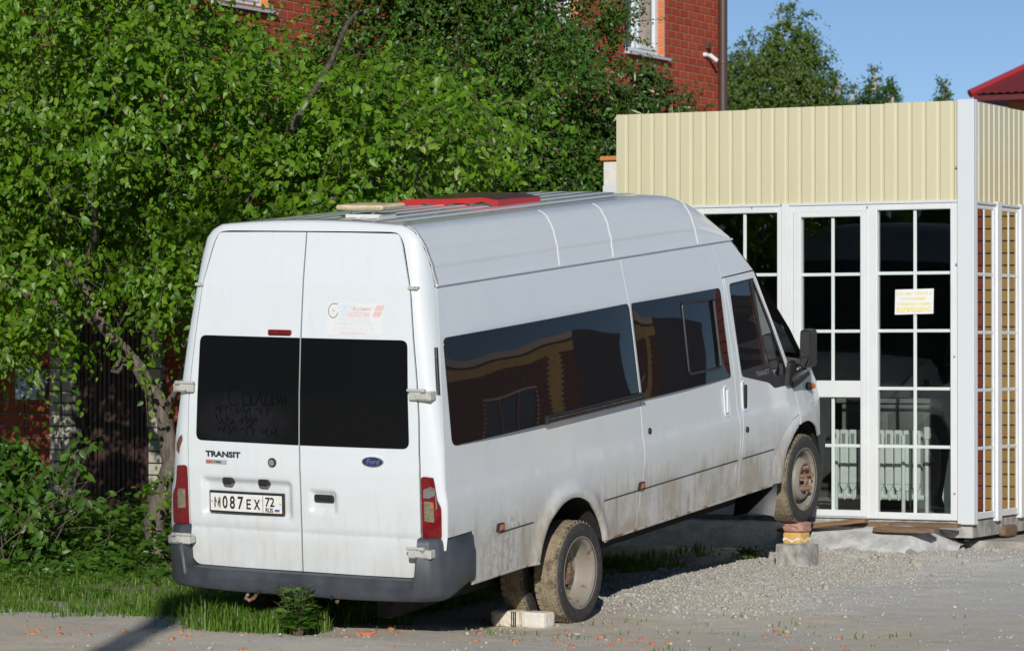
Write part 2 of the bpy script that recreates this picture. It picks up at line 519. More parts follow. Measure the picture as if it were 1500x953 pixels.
# ------------------------------------------------------------------ the van (own coordinates: x right, y forward, z up from the rear axle)
PITCH, ROLL, VAN_Z = R(5.388), R(1.398), .193
van = thing('van', 'white long high roof van with its raised front wheel resting on stacked blocks', 'van', (0, 0, VAN_Z))
van.rotation_euler = (Matrix.Rotation(PITCH, 4, 'X') @ Matrix.Rotation(ROLL, 4, 'Y')).to_euler()
van['rel'] = 0

_zt = np.arange(-.6, 2.6, .01)
_wt = np.interp(_zt, [-.6, -.12, .12, .18, .40, .43, .62, .70, .745, 1.0, 1.65, 1.96, 2.12, 2.24, 2.295, 2.6],
                [.93, .945, .965, .972, .975, .984, .985, .980, .966, .955, .880, .833, .80, .757, .70, .5])
_k = np.exp(-.5*(np.arange(-6, 7)*.01/.016)**2); _k /= _k.sum()
_wt = np.convolve(np.pad(_wt, 6, 'edge'), _k, 'valid')
RA, FA = (1.665, .035, .465), (5.515, .10, .452)             # wheel arches: y, z, radius
def W(y, z):
    w = float(np.interp(z, _zt, _wt))
    w -= float(np.interp(y, [0, 5.2, 5.5, 5.75, 5.95, 6.1, 6.25, 6.35, 6.41], [0, 0, .008, .03, .07, .13, .25, .42, .6]))
    for cy, cz, r in (RA, FA):
        d = math.hypot(y-cy, z-cz)
        if z > -.2: w += (.036 if cy < 3 else .020)*math.exp(-((d-r-.035)/.050)**2)
    return w
def YS(z): return float(np.interp(z, [.4, 1.03, 1.5, 1.953, 2.26, 2.4], [.05, .093, .17, .262, .215, .20]))      # seam behind the rear corner
_yr = ([-.4, .2, 1.0, 1.3, 1.65, 2.0, 2.28, 2.45], [0, 0, 0, .018, .052, .1, .155, .19])
def sst(a, b, x):
    t = min(1, max(0, (x-a)/(b-a))); return t*t*(3-2*t)
def rect_in(x, z, x0, x1, z0, z1, s): return sst(x0, x0+s, x)*sst(x1, x1-s, x)*sst(z0, z0+s, z)*sst(z1, z1-s, z)
def YR(x, z):
    y = float(np.interp(z, *_yr)) + .02*(x/.8)**2
    y += .030*rect_in(x, z, -.735, -.055, .525, .785, .045)       # number plate recess
    y += .022*rect_in(x, z, .055, .255, .585, .735, .03)          # handle recess
    y += .007*math.exp(-((z-.462)/.010)**2)                       # pressed crease
    y -= .004*sst(.80, .84, z)*sst(.90, .86, z)
    return y
fR = lambda y, z, o=0.0: (W(y, z)+o, y, z)
fL = lambda y, z, o=0.0: (-W(y, z)-o, y, z)
fB = lambda x, z, o=0.0: (x, YR(x, z)-o, z)

def bulge(f, y0, y1, z0, z1, h=.024, tilt=0.0):
    """panes are slightly barrelled, as pressed glass is"""
    def g(y, z, o=0.0):
        u = (2*y-y0-y1)/(y1-y0); v = (2*z-z0-z1)/(z1-z0)
        wob = .00022*math.sin(y*7.3+z*4)*math.sin(z*9+y*2.1)
        return f(y, z, o + h*max(0, 1-u*u) + tilt*(1-u)/2 + (.004*max(0, 1-v*v)+wob)*max(0, 1-u**8))
    return g
def arc(c, r, a0, a1, n=24):
    return [(c[0]+r*math.cos(R(a0+(a1-a0)*i/n)), c[1]+r*math.sin(R(a0+(a1-a0)*i/n))) for i in range(n+1)]
def arch_cut(A, z0, rev=False):
    a = math.degrees(math.asin((z0-A[1])/A[2])); p = arc((A[0], A[1]), A[2], 180-a, a)
    return p[::-1] if rev else p

ZT = 1.953
seam_pts = [(YS(z)+.004, z) for z in np.linspace(ZT, .475, 16)]
rq = [(.37, .475), (.37, .155)] + arch_cut(RA, .155) + [(2.600, .150), (2.628, .178), (2.672, .30), (2.700, .397), (2.762, .62), (2.774, .75), (2.768, 1.0), (2.780, 1.35), (2.782, 1.62), (2.746, ZT)] + seam_pts
PS = M['paint_side']
def sides(f, sfx):
    zz = [(y, .415 + d) for y in np.arange(.4, 5.3, .05) for d in (-.018, 0, .018)] + [(y, .735+d) for y in np.arange(.1, 5.3, .05) for d in (-.02, .02)]
    rg = [(RA[0]+r*math.cos(R(a)), RA[1]+r*math.sin(R(a))) for r in np.arange(.482, .63, .024) for a in np.arange(0, 181, 3.2)]
    panel('rear_side_panel', rq, PS, van, f, step=.045, extra=rg+zz)
    sd = [(2.636, .158), (4.062, .160), (4.12, .19), (4.200, .27), (4.245, .337), (4.300, .45), (4.332, .57), (4.322, .75), (4.310, .962), (4.308, 1.25), (4.304, 1.70), (4.215, ZT), (2.755, ZT), (2.791, 1.62), (2.789, 1.35), (2.777, 1.0), (2.783, .75), (2.771, .62), (2.709, .397), (2.681, .30), (2.639, .178)]
    panel('sliding_door', sd, PS, van, f, step=.045, extra=zz)
    bp = [(4.075, .160), (4.25, .160), (4.285, .19), (4.310, .30), (4.358, .50), (4.395, .70), (4.408, .90), (4.395, 1.2), (4.336, 1.66), (4.312, 1.70), (4.316, 1.25), (4.318, .962), (4.330, .75), (4.340, .57), (4.308, .45), (4.253, .337), (4.208, .27), (4.128, .19)]
    panel('door_pillar', bp, PS, van, f, step=.04)
    cab = [(4.223, ZT), (4.312, 1.708), (4.852, 1.722), (4.70, 1.835), (4.545, ZT)]
    panel('cab_side_panel', cab, PS, van, f, step=.05)
    fd = [(4.262, .160), (4.80, .160), (4.895, .160), (4.905, .20), (4.950, .33), (5.040, .45), (5.150, .535), (5.275, .595), (5.385, .62), (5.388, .69), (5.375, .845), (5.24, 1.06), (5.12, 1.27), (4.965, 1.53), (4.86, 1.712), (4.345, 1.700), (4.346, 1.662), (4.404, 1.2), (4.416, .90), (4.403, .70), (4.366, .50), (4.318, .30), (4.293, .19)]
    hole = round_poly([(4.405, 1.655), (4.845, 1.665), (5.06, 1.33), (5.27, .935), (5.345, .845), (5.005, .848), (4.90, .90), (4.434, .992)], [.04, .02, .01, .02, .02, .03, .03, .04])
    panel('front_door', fd, PS, van, f, holes=[hole], step=.045, extra=zz)
    wl = arch_cut(FA, .155)
    ia = [i for i, q in enumerate(wl) if q[0] < 5.40]
    flare = [wl[i] for i in ia][::-1] + [(4.905, .155), (4.913, .20), (4.958, .33), (5.047, .445), (5.156, .529), (5.279, .588), (5.395, .613)]
    panel('wheel_arch_flare', flare, PS, van, f, step=.035)
    fen = [(5.396, .69), (5.384, .845), (5.45, .93), (5.60, 1.00), (5.75, .93), (5.95, .79), (6.12, .60), (6.20, .50)] + [(6.20, .45), (5.98, .42)] + [q for q in wl if q[0] > 5.40 and q[1] > .38][::-1] + [(5.404, .60)]
    panel('front_wing', fen, PS, van, f, step=.04)
    # glass glued over the panels
    w1 = round_poly([(.240, 1.650), (2.772, 1.650), (2.766, 1.008), (.190, 1.008)], .05, 5)
    panel('side_window', w1, M['dark_glass'], van, bulge(f, .19, 2.77, 1.008, 1.65), step=.07, off=.004, flange=.006)
    w2 = round_poly([(2.795, 1.648), (4.242, 1.640), (4.245, 1.006), (2.789, 1.006)], [.02, .05, .03, .02], 5)
    panel('side_window', w2, M['dark_glass'], van, bulge(f, 2.79, 4.245, 1.006, 1.645, .009, .012), step=.07, off=.004, flange=.006)
    fr = MB()
    pth = round_poly([(3.545, 1.585), (4.075, 1.575), (4.050, 1.095), (3.525, 1.100)], .03, 4)
    P3 = [f(y, z, .024) for y, z in pth]
    fr.tube(P3+[P3[0]], .009, 6)
    fr.tube([f(4.06, 1.56, .026), f(4.05, 1.12, .026)], .012, 6)
    fr.build('sliding_window_frame', M['black_plastic'], van)
    # front door window: black surround, glass and quarter light
    g1 = [(4.425, 1.635), (4.795, 1.645), (4.842, 1.34), (4.865, 1.037), (4.71, 1.035), (4.46, 1.030)]
    g2 = [(4.835, 1.645), (4.870, 1.60), (5.04, 1.31), (5.235, .965), (5.24, .938), (5.065, .925), (4.90, 1.045), (4.875, 1.34)]
    panel('door_window_surround', [tuple(q) for q in hole], M['black_plastic'], van, f, holes=[g1, g2], step=.04, off=-.008, flange=.012)
    panel('door_window', g1, M['clear'], van, f, step=.07, off=-.014, flange=0)
    panel('quarter_window', g2, M['clear'], van, f, step=.07, off=-.014, flange=0)
    # drip gutter
    dr = MB()
    for z0, r in ((1.961, .0085),):
        dr.tube([f(y, z0, .007) for y in np.linspace(.25, 4.56, 60)], r, 8)
    dr.tube([f(y, 1.957, -.006) for y in np.linspace(.24, 4.56, 60)], .008, 6, m=1)
    dr.build('drip_gutter', [PS, M['seal']], van, smooth=60)
    sl = MB()                                                   # rusty pinch weld along the sill
    for y0, y1 in ((.38, 1.19), (2.13, 4.92)): sl.tube([f(y, .152, -.006) for y in np.linspace(y0, y1, 24)], .011, 6)
    sl.build('sill_flange', M['sill'], van, smooth=60)
    # crease under the rubbing panel, its shade drawn as a dark strip on the surface
    for y0, y1 in ((.72, 1.16), (2.16, 2.698), (2.725, 4.285), (4.37, 4.935)):
        ys = np.linspace(y0, y1, 14); gr = MB()
        gr.grid([[f(y, .417, .0012) for y in ys], [f(y, .407, .0012) for y in ys]])
        gr.build('rubbing_joint', M['crease_shade'], van)
sides(fR, ''); sides(fL, '')

# panels behind the shut lines so no light shows through
sh = MB()
def we_(z): return float(np.interp(z, [-.2, .23, .46, 1.2, 1.40, 1.95, 2.19, 2.24], [.80, .80, .82, .817, .80, .735, .676, .66]))
for s in (-1, 1):
    for (y0, y1, z0, z1) in ((.34, 4.34, .62, 1.94), (.14, .34, .5, 1.2), (2.2, 4.36, .15, .63), (.40, 1.1, .17, .63), (.34, 3.55, 1.94, 2.2)):
        ys = np.linspace(y0, y1, 16); zs = np.linspace(z0, z1, 14)
        sh.grid([[(s*(W(3.0, z)-.035), y, z) for z in zs] for y in ys])
sh.grid([[(u*(we_(z)-.03), YR(u*we_(z), z)+.075, z) for z in np.linspace(.2, 2.24, 20)] for u in np.linspace(-1, 1, 12)])
sh.box((-.80, 4.25, .55), (.80, 4.30, 1.93))                      # bulkhead behind the cab
sh.box((-.5, .05, .10), (.5, 5.9, .16))
for s in (-1, 1):
    for y0, y1 in ((.10, 1.15), (2.2, 4.95)): sh.box((s*.70-.22, y0, .150), (s*.70+.22, y1, .165))
    sh.box((s*.45-.05, .2, -.06), (s*.45+.05, 5.6, .06))       # chassis rails
    for A in (RA, FA):
        sh.grid([[(s*x, A[0]+(A[2]+.03)*math.cos(t), A[1]+(A[2]+.03)*math.sin(t)) for t in np.linspace(.26 if A is RA else .12, math.pi-(.26 if A is RA else .12), 20)] for x in (.50, .90 if A is FA else .97)])
        sh.grid([[(s*.5, A[0]+q*(A[2]+.03)*math.cos(t), A[1]+q*(A[2]+.03)*math.sin(t)) for t in np.linspace(.2, math.pi-.2, 20)] for q in (.02, 1)])
sh.tube([(-.75, 1.80, 0), (.75, 1.80, 0)], .05, 10); sh.rev([(.0, -.16), (.13, -.10), (.15, 0), (.13, .10), (0, .16)], (0, 1.8, 0), 'x', 16)
sh.tube([(-.7, 5.5, .05), (.7, 5.5, .05)], .04, 8)
sh.tube([(-.35, -.02, .07), (-.35, .9, .05), (-.3, 3.5, .05)], .03, 8)
sh.build('underbody', M['under'], van)
tow = MB(); tow.tube([(-.36, -.05, .085), (-.36, -.09, .055), (-.33, -.10, .045), (-.30, -.09, .06), (-.30, -.05, .085)], .011, 8); tow.tube([(.27, -.03, .09), (.27, -.06, .065)], .012, 8)
tow.build('towing_eye', M['hub'], van)

# ---- roof: ribbed top, sides leaning in, domed front
def ztop(y): return float(np.interp(y, [0, 3.62, 3.85, 4.05, 4.2, 4.35, 4.56], [2.352, 2.352, 2.338, 2.29, 2.215, 2.115, 1.972]))
prof = [(W(3, z)+.005*math.exp(-((z-2.085)/.016)**2)+.005*math.exp(-((z-2.185)/.016)**2), z) for z in np.linspace(1.964, 2.255, 27)] + [(.728, 2.281), (.70, 2.302), (.665, 2.318)]
def rib(x): 
    return .012*(sst(.25, .40, abs(((x+.08) % .16)/.16-.5)*2)) if abs(x) < .62 else .012
xs_top = list(np.linspace(.64, -.64, 97))
def roof_pt(y, k):
    s = (ztop(y)-1.962)/(2.352-1.962)
    fade = sst(4.0, 3.5, y)*sst(.22, .5, y)
    if k < len(prof): w, z = prof[k]; sg = 1
    elif k < len(prof)+len(xs_top):
        x = xs_top[k-len(prof)]; z = 2.322 + .030*(1-(x/.66)**2) - (1-rib(x)/.012)*.013*fade; w, sg = x, 1
    else: w, z = prof[len(prof)*2+len(xs_top)-1-k]; sg = -1
    z2 = 1.962 + (z-1.962)*s
    if k < len(prof) or sg < 0:
        # keep the lean: width follows the un-squashed height near the front dome
        w = w if s > .98 else (w*s + (.833)*(1-s)) - .0
    yy = y
    if z > 1.9 and y < .30: yy = YS(min(2.26, z)) + (y-.16)*.9 if y < .24 else y
    return (sg*w, yy, z2)
NK = len(prof)*2+len(xs_top)
ystn = [.16, .20, .24, .30, .38, .5, .7, 1.0, 1.4, 1.8, 2.2, 2.6, 3.0, 3.4, 3.6, 3.7, 3.8, 3.88, 3.96, 4.03, 4.10, 4.17, 4.24, 4.31, 4.38, 4.45, 4.50, 4.545]
rf = MB(); rf.grid([[roof_pt(y, k) for k in range(NK)] for y in ystn])
roof = rf.build('roof', M['paint_roof'], van, smooth=50, fixn=True)
bead = MB()
for yb in (1.90, 2.68, 3.98):
    P3 = []
    for k in range(len(prof)):
        x, y, z = roof_pt(yb, k); P3.append((x+.002, yb - .02 + .04*(k/len(prof)) if yb < 3.9 else yb + .02*(1-k/29), z-.001))
    bead.tube(P3, .0042, 5)
for sx in (1,):
    bead.tube([(sx*(roof_pt(.16, k)[0]+.003), YS(min(2.26, roof_pt(.3, k)[2]))+.002, roof_pt(.3, k)[2]) for k in range(len(prof))], .004, 5)
bead.build('sealant_bead', M['zinc'], van, smooth=60)
hat = MB()
hat.box((-.34, 1.96, 2.335), (.34, 2.48, 2.362), 1, .006)
# a curled, lifted lid
rows = []
for y in np.linspace(1.92, 2.52, 14):
    rows.append([(x, y, 2.392 + .010*math.sin(x*5+y*3) + .020*max(0, -x)*1.2 - .02*sst(.24, .37, abs(x))) for x in np.linspace(-.38, .37, 20)])
hat.grid(rows, 2)
low = [[(p[0], p[1], p[2]-.040) for p in r] for r in rows]
edge = rows[0] + [r[-1] for r in rows[1:]] + rows[-1][::-1][1:] + [r[0] for r in rows[::-1][1:]]
hat.grid([edge, [(p[0], p[1], p[2]-.034+.005*math.sin(p[0]*31)) for p in edge]])
hat.build('roof_hatch', [M['red_hatch'], M['zinc'], M['hatch_top']], van, smooth=40)
yh = MB()
yh.box((-.02, .52, 2.395), (.32, .82, 2.425), 0, .014); yh.box((.03, .56, 2.345), (.27, .78, 2.366), 1, .004)
yh.tube([(.20, .60, 2.36), (.24, .58, 2.40)], .012, 6, 2); yh.tube([(.05, .60, 2.36), (.05, .60, 2.40)], .008, 6, 2)
yh.build('roof_vent', [M['cream'], M['zinc'], M['hinge']], van)

# ---- rear frame: a hoop round the door opening that curves into the sides and the roof
def we(z): return float(np.interp(z, [-.2, .23, .30, .46, .9, 1.2, 1.40, 1.95, 2.19, 2.235], [.80, .80, .815, .820, .822, .817, .802, .737, .678, .662]))
hoopA = [(we(z)+.006, z) for z in np.linspace(.40, 2.20, 26)] + [(.664, 2.238), (.648, 2.264), (.622, 2.281), (.58, 2.286), (.52, 2.287), (.40, 2.2875), (.25, 2.288), (.12, 2.288), (0, 2.288)]
hoopB = []
for i, (x, z) in enumerate(hoopA):
    if i < 26: hoopB.append((W(3, z), YS(z)-.003, z))
    else:
        t = (i-26)/(len(hoopA)-27)
        bx = np.interp(t, [0, .15, .3, .45, 1], [.757, .735, .70, .60, 0]); bz = 2.322+.030*(1-(bx/.66)**2) if bx < .655 else np.interp(bx, [.70, .757], [2.302, 2.24])
        hoopB.append((float(bx), .215, float(bz)))
def hoop(i, t, off=0.0):
    i0 = min(int(i), len(hoopA)-2); q = i-i0
    def col(j):
        ax, az = hoopA[j]; A = Vector((ax, YR(ax, az)+.004, az)); B = Vector(hoopB[j])
        Cc = Vector((B.x*.985+.004, A.y+.012, (B.z if j >= 26 else az)))
        return A*(1-t)**2 + Cc*2*t*(1-t) + B*t*t
    p = col(i0).lerp(col(i0+1), q)
    if off:
        e = 1e-3
        du = hoop(min(i+.05, len(hoopA)-1.001), t)-hoop(max(i-.05, 0), t); dv = hoop(i, min(1, t+.02))-hoop(i, max(0, t-.02))
        n = dv.cross(du); n.normalize()
        if n.y > .2 or (abs(n.y) <= .2 and n.x < 0): n = -n
        p = p + n*off
    return p
hp = MB()
tt = np.linspace(0, 1, 11)
right = [[hoop(i, t) for t in tt] for i in np.linspace(0, len(hoopA)-1.0001, 70)]
full = right + [[Vector((-p.x, p.y, p.z)) for p in r] for r in right[::-1]]
hp.grid(full)
# inner return into the door gap
hp.grid([[r[0] for r in full], [Vector((r[0].x*.995, r[0].y+.06, r[0].z-.004)) for r in full]])
hp.build('rear_frame', M['paint_rear'], van, smooth=60, fixn=True)
def hz(z, t, off=0.0, s=1):
    i = (z-.40)/(1.80)*25
    p = hoop(max(0, i), t, off); return (s*p.x, p.y, p.z)

# ---- rear doors
def door(s):
    lab = None
    d = [(.005, .229), (.40, .2275), (.772, .229), (.817, .275), (.817, .46), (.819, .9), (.814, 1.2), (.799, 1.40), (.734, 1.95), (.664, 2.215), (.640, 2.268), (.615, 2.276), (.30, 2.280), (.005, 2.281)]
    r = [0, 0, .05, .05, 0, 0, 0, .02, 0, .03, .02, .02, 0, 0]
    o = round_poly([(s*x, z) for x, z in d], r)
    ex = [(s*x, .462+q) for x in np.arange(.01, .82, .03) for q in (-.016, -.006, .006, .016)] + [(s*x, z) for x in np.arange(.03, .78, .015) for z in np.concatenate([np.arange(.51, .81, .0151)])]
    return panel('rear_door', o, M['paint_rear'], van, fB, step=.05, extra=ex)
dl, drr = door(-1), door(1)
def on(name, mb, mats, parent, smooth=30): return mb.build(name, mats, parent, smooth, rel=False)
for s, dd in ((-1, dl), (1, drr)):
    g = round_poly([(s*.0055, 1.648), (s*.735, 1.648), (s*.757, 1.003), (s*.0055, 1.000)], [.005, .045, .045, .005], 5)
    panel('rear_window', g, M['rear_glass_left'] if s < 0 else M['rear_glass'], dd, fB, step=.08, off=.004, flange=.008)
    for z0, hx0, hx1 in ((1.322, .765, .915), (.388, .775, .935)):          # boxy strap hinges
        b = MB(); y0 = YR(.79, z0) - (.058 if z0 < .5 else 0)
        b.box((min(s*hx0, s*hx1), y0-.030, z0-.026), (max(s*hx0, s*hx1), y0-.006+.05, z0+.026), 0, .006)
        b.box((min(s*(hx0+.045), s*(hx1-.018)), y0-.036, z0-.018), (max(s*(hx0+.045), s*(hx1-.018)), y0-.02, z0+.016), 0, .004)
        b.tube([(s*(hx0-.008), y0-.028, z0+.034), (s*(hx0+.115), y0-.028, z0+.034)], .009, 8)
        b.tube([(s*(hx0+.095), y0-.04, z0+.034), (s*(hx0+.122), y0-.04, z0+.034)], .012, 8)
        on('door_hinge', b, M['hinge'], dd)
    b = MB(); b.box((min(s*.725, s*.79), YR(.74, 1.955)-.012, 1.946), (max(s*.725, s*.79), YR(.74, 1.955)+.03, 1.966), 0, .005)
    on('upper_hinge', b, M['hinge'], dd)

# dust writing wiped into the left window
hand = MB()
def stroke(pts, u0, v0, sc, r=.0035):
    q = [(u0+x*sc, v0+y*sc) for x, y in pts]
    n = len(q)
    for i in range(n-1):
        (x0, z0), (x1, z1) = q[i], q[i+1]
        L_ = math.hypot(x1-x0, z1-z0)
        if L_ < 1e-6: continue
        nx, nz = -(z1-z0)/L_*r, (x1-x0)/L_*r
        hand.add([fB(x0+nx, z0+nz, .0055+i*1e-5), fB(x1+nx, z1+nz, .0055+i*1e-5), fB(x1-nx, z1-nz, .0055+i*1e-5), fB(x0-nx, z0-nz, .0055+i*1e-5)], [(0, 1, 2, 3)])
def loop_(cx, cy, rx, ry, a0, a1, n=12): return [(cx+rx*math.cos(R(a0+(a1-a0)*i/n)), cy+ry*math.sin(R(a0+(a1-a0)*i/n))) for i in range(n+1)]
stroke(loop_(.5, .5, .42, .55, 50, 310), -.52, 1.23, .10)
stroke(loop_(1.4, .4, .3, .42, 40, 400)+[(1.7, .7), (1.75, 0), (1.95, .1)], -.52, 1.23, .10)
stroke([(2.0, 0), (2.2, .3), (2.45, .85), (2.5, .2), (2.7, .05)], -.52, 1.23, .10)
stroke(loop_(3.0, .4, .25, .38, 40, 400)+[(3.25, .7), (3.3, .05), (3.5, .1)], -.52, 1.23, .10)
stroke([(3.6, .8), (3.7, .1), (3.9, .75), (4.0, .1), (4.2, .7), (4.3, .1)], -.52, 1.23, .10)
on('dust_word', hand, M['dust_film'], dl, None); hand = MB()
rr_ = random.Random(3)
for row, (u0, v0, n) in enumerate(((-.60, 1.172, 5), (-.61, 1.108, 4), (-.58, 1.045, 5))):
    x = 0.0
    for wd in range(n - 2):                                     # joined-up loops, each word one line of the finger
        L_ = rr_.uniform(1.0, 1.9); a_, b_, ph = rr_.uniform(7, 10), rr_.uniform(2, 4), rr_.uniform(0, 6); pts = []
        for k in range(int(L_*26)):
            t = k/26; pts.append((x + t + .11*math.cos(a_*t*1.6+ph), .32+.26*math.sin(a_*t*1.6)+.14*math.sin(b_*t*2+ph)))
        stroke(pts, u0, v0, .085, .0026); x += L_+.35
on('dust_writing', hand, M['dust_film'], dl, None)
# brake light, badges, lock, plate lights
b = MB(); b.box((-.232, YR(-.15, 1.675)-.018, 1.660), (-.066, YR(-.15, 1.675)+.01, 1.694), 0, .008)
on('brake_light', b, M['red_lens'], dl)
b = MB(); text_on(b, 'TRANSIT', .0470, -.685, .907, fB, .0065, 0, .0020, 1.38, 0, 'LEFT', -.035*0)
on('model_badge', b, M['badge_dark'], dl)
b = MB()
b.grid([[fB(x, z, .005) for x in np.linspace(-.685, -.530, 6)] for z in (.862, .886)]); b.grid([[fB(x, z, .0065) for x in np.linspace(-.680, -.632, 3)] for z in (.866, .882)], 1)
text_on(b, 'T460', .0200, -.626, .867, fB, .0066, 2, .0006, 1.35)
on('engine_badge', b, [mat('badge_grey', (.38, .38, .37), .4), mat('badge_rust_red', (.40, .12, .06), .5), M['ink']], dl)
b = MB(); yl = YR(-.197, .885)
b.rev([(.0, -.010), (.026, -.010), (.030, -.004), (.030, .01)], (-.197, yl, .885), 'y', 20, 0); b.rev([(.0, -.013), (.019, -.012), (.021, -.008)], (-.197, yl, .885), 'y', 20, 1)
on('door_lock', b, [M['black_plastic'], M['rim']], dl)
for x in (-.525, -.262):
    b = MB(); b.box((x-.036, YR(x, .757)-.040, .738), (x+.034, YR(x, .757)+.02, .780), 0, .008); b.box((x-.02, YR(x, .745)-.038, .733), (x+.028, YR(x, .745)+.02, .742), 1, .002)
    on('plate_light', b, [M['black_plastic'], M['rim']], dl)
# handle on the right door, oval badge, sticker
b = MB(); yh_ = YR(.15, .68); b.box((.088, yh_-.022, .656), (.230, yh_-.002, .704), 0, .010)
on('door_handle', b, M['black_plastic'], drr)
b = MB()
el = lambda rx, rz, o, n=32: [fB(.512+rx*math.cos(2*math.pi*i/n), .919+rz*math.sin(2*math.pi*i/n), o) for i in range(n)]
def disc(mb, ring, c, m): mb.add([c]+ring, [(0, 1+i, 1+(i+1) % len(ring)) for i in range(len(ring))], m)
b.grid([el(.076, .032, .001)+el(.076, .032, .001)[:1], el(.073, .0305, .010)+el(.073, .0305, .010)[:1]], 0)
disc(b, el(.073, .0305, .010), fB(.512, .919, .010), 0); disc(b, el(.068, .027, .0107), fB(.512, .919, .0107), 1)
text_on(b, 'Ford', .044, .512, .906, fB, .0114, 0, .0004, 1.05, .25, 'CENTER')
on('oval_badge', b, [M['chrome'], M['badge_blue']], drr, 20)
b = MB()
b.grid([[fB(x, z, .0012) for x in np.linspace(.182, .560, 10)] for z in np.linspace(1.672, 1.862, 6)], 0)
o1 = .0022
P3 = loop_(.222, 1.815, .033, .042, 90, 345, 20)
for i in range(20):
    (x0, z0), (x1, z1) = P3[i], P3[i+1]; d = math.hypot(x1-x0, z1-z0); nx, nz = -(z1-z0)/d*.0022, (x1-x0)/d*.0022
    b.add([fB(x0+nx, z0+nz, o1), fB(x1+nx, z1+nz, o1), fB(x1-nx, z1-nz, o1), fB(x0-nx, z0-nz, o1)], [(0, 1, 2, 3)], 4)
b.grid([[fB(x, z, o1) for x in (.220, .252)] for z in (1.8545, 1.859)], 4)
def rct(x0, x1, z0, z1, m, sk=0.0): b.add([fB(x0, z0, o1), fB(x1, z0, o1), fB(x1+sk, z1, o1), fB(x0+sk, z1, o1)], [(0, 1, 2, 3)], m)
rct(.210, .236, 1.811, 1.820, 1); rct(.2185, .2275, 1.802, 1.811, 1); rct(.2185, .2275, 1.820, 1.829, 1); rct(.248, .256, 1.832, 1.836, 1)
text_on(b, 'ПРОМ', .037, .268, 1.826, fB, o1, 2, .001, .95); text_on(b, 'ышленные', .027, .358, 1.822, fB, o1, 1, .0008, .90)
text_on(b, 'ТЕХ', .037, .268, 1.784, fB, o1, 2, .001, .80); text_on(b, 'НОЛОГИИ', .037, .322, 1.782, fB, o1, 1, .0014, .80)
rct(.268, .470, 1.8165, 1.8185, 2)
for z0 in (1.820, 1.783): rct(.492 + (z0-1.783)*.35, .544 + (z0-1.783)*.35, z0, z0+.031, 1, .014)
text_on(b, 'ПРОИЗВОДСТВО', .026, .366, 1.757, fB, o1, 3, .0004, .98, 0, 'CENTER')
text_on(b, 'МИКРОАВТОБУСОВ', .026, .366, 1.730, fB, o1, 3, .0004, .98, 0, 'CENTER')
text_on(b, '(811)290-13-73, 290-13-74', .029, .366, 1.700, fB, o1, 3, .0004, .86, 0, 'CENTER')
text_on(b, 'www.promteh-nev.ru', .022, .366, 1.679, fB, o1, 1, .0004, .95, 0, 'CENTER')
on('company_sticker', b, [M['st_base'], M['st_red'], M['st_blue'], M['st_grey'], M['st_dark']], drr, None)
# number plate
b = MB()
fp = lambda u, v, o=0.0: (-.394+u, YR(-.1, .48)-.004-o+.006*(u/.26)**2 + (v)*.02 + .004, .628+v)
def slab(u0, u1, v0, v1, o0, o1_, m):
    us = np.linspace(u0, u1, 5)
    b.grid([[fp(u, v, o1_) for u in us] for v in (v0, v1)], m)
    b.grid([[fp(u, v0, o0) for u in us], [fp(u, v0, o1_) for u in us]], m); b.grid([[fp(u, v1, o1_) for u in us], [fp(u, v1, o0) for u in us]], m)
    b.grid([[fp(u0, v, o0) for v in (v0, v1)], [fp(u0, v, o1_) for v in (v0, v1)]], m); b.grid([[fp(u1, v, o1_) for v in (v0, v1)], [fp(u1, v, o0) for v in (v0, v1)]], m)
slab(-.268, .268, -.064, .068, -.012, .006, 1); slab(-.258, .258, -.053, .054, .006, .009, 0)
npl = on('number_plate', b, [M['plate_white'], M['black_plastic']], van)
b = MB()
ot = .0105
for ch_, sz_, u_, v_, sx_ in (('М', .080, -.232, -.032, .72), ('0', .108, -.169, -.036, .74), ('8', .108, -.115, -.036, .74), ('7', .108, -.058, -.036, .78), ('Е', .080, .004, -.034, .80), ('Х', .080, .062, -.034, .78)):
    text_on(b, ch_, sz_, u_, v_, fp, ot, 0, .0022, sx_)
text_on(b, '72', .078, .140, -.012, fp, ot, 0, .0016, .88); text_on(b, 'RUS', .036, .142, -.047, fp, ot, 0, .0012, .86)
for v0, m_ in ((-.028, 1), (-.036, 2), (-.044, 3)): b.add([fp(.208, v0-.0, ot), fp(.243, v0, ot), fp(.243, v0+.008, ot), fp(.208, v0+.008, ot)], [(0, 1, 2, 3)], m_)
b.grid([[fp(u, v, ot) for u in (.124, .1272)] for v in (-.052, .053)])
for u in (-.246, .247):
    disc(b, [fp(u+.004*math.cos(k), .004+.005*math.sin(k), ot) for k in np.linspace(0, 5.5, 8)], fp(u, .004, ot), 0)
on('plate_lettering', b, [M['ink'], M['flag_w'], M['flag_b'], M['flag_r']], npl, None)

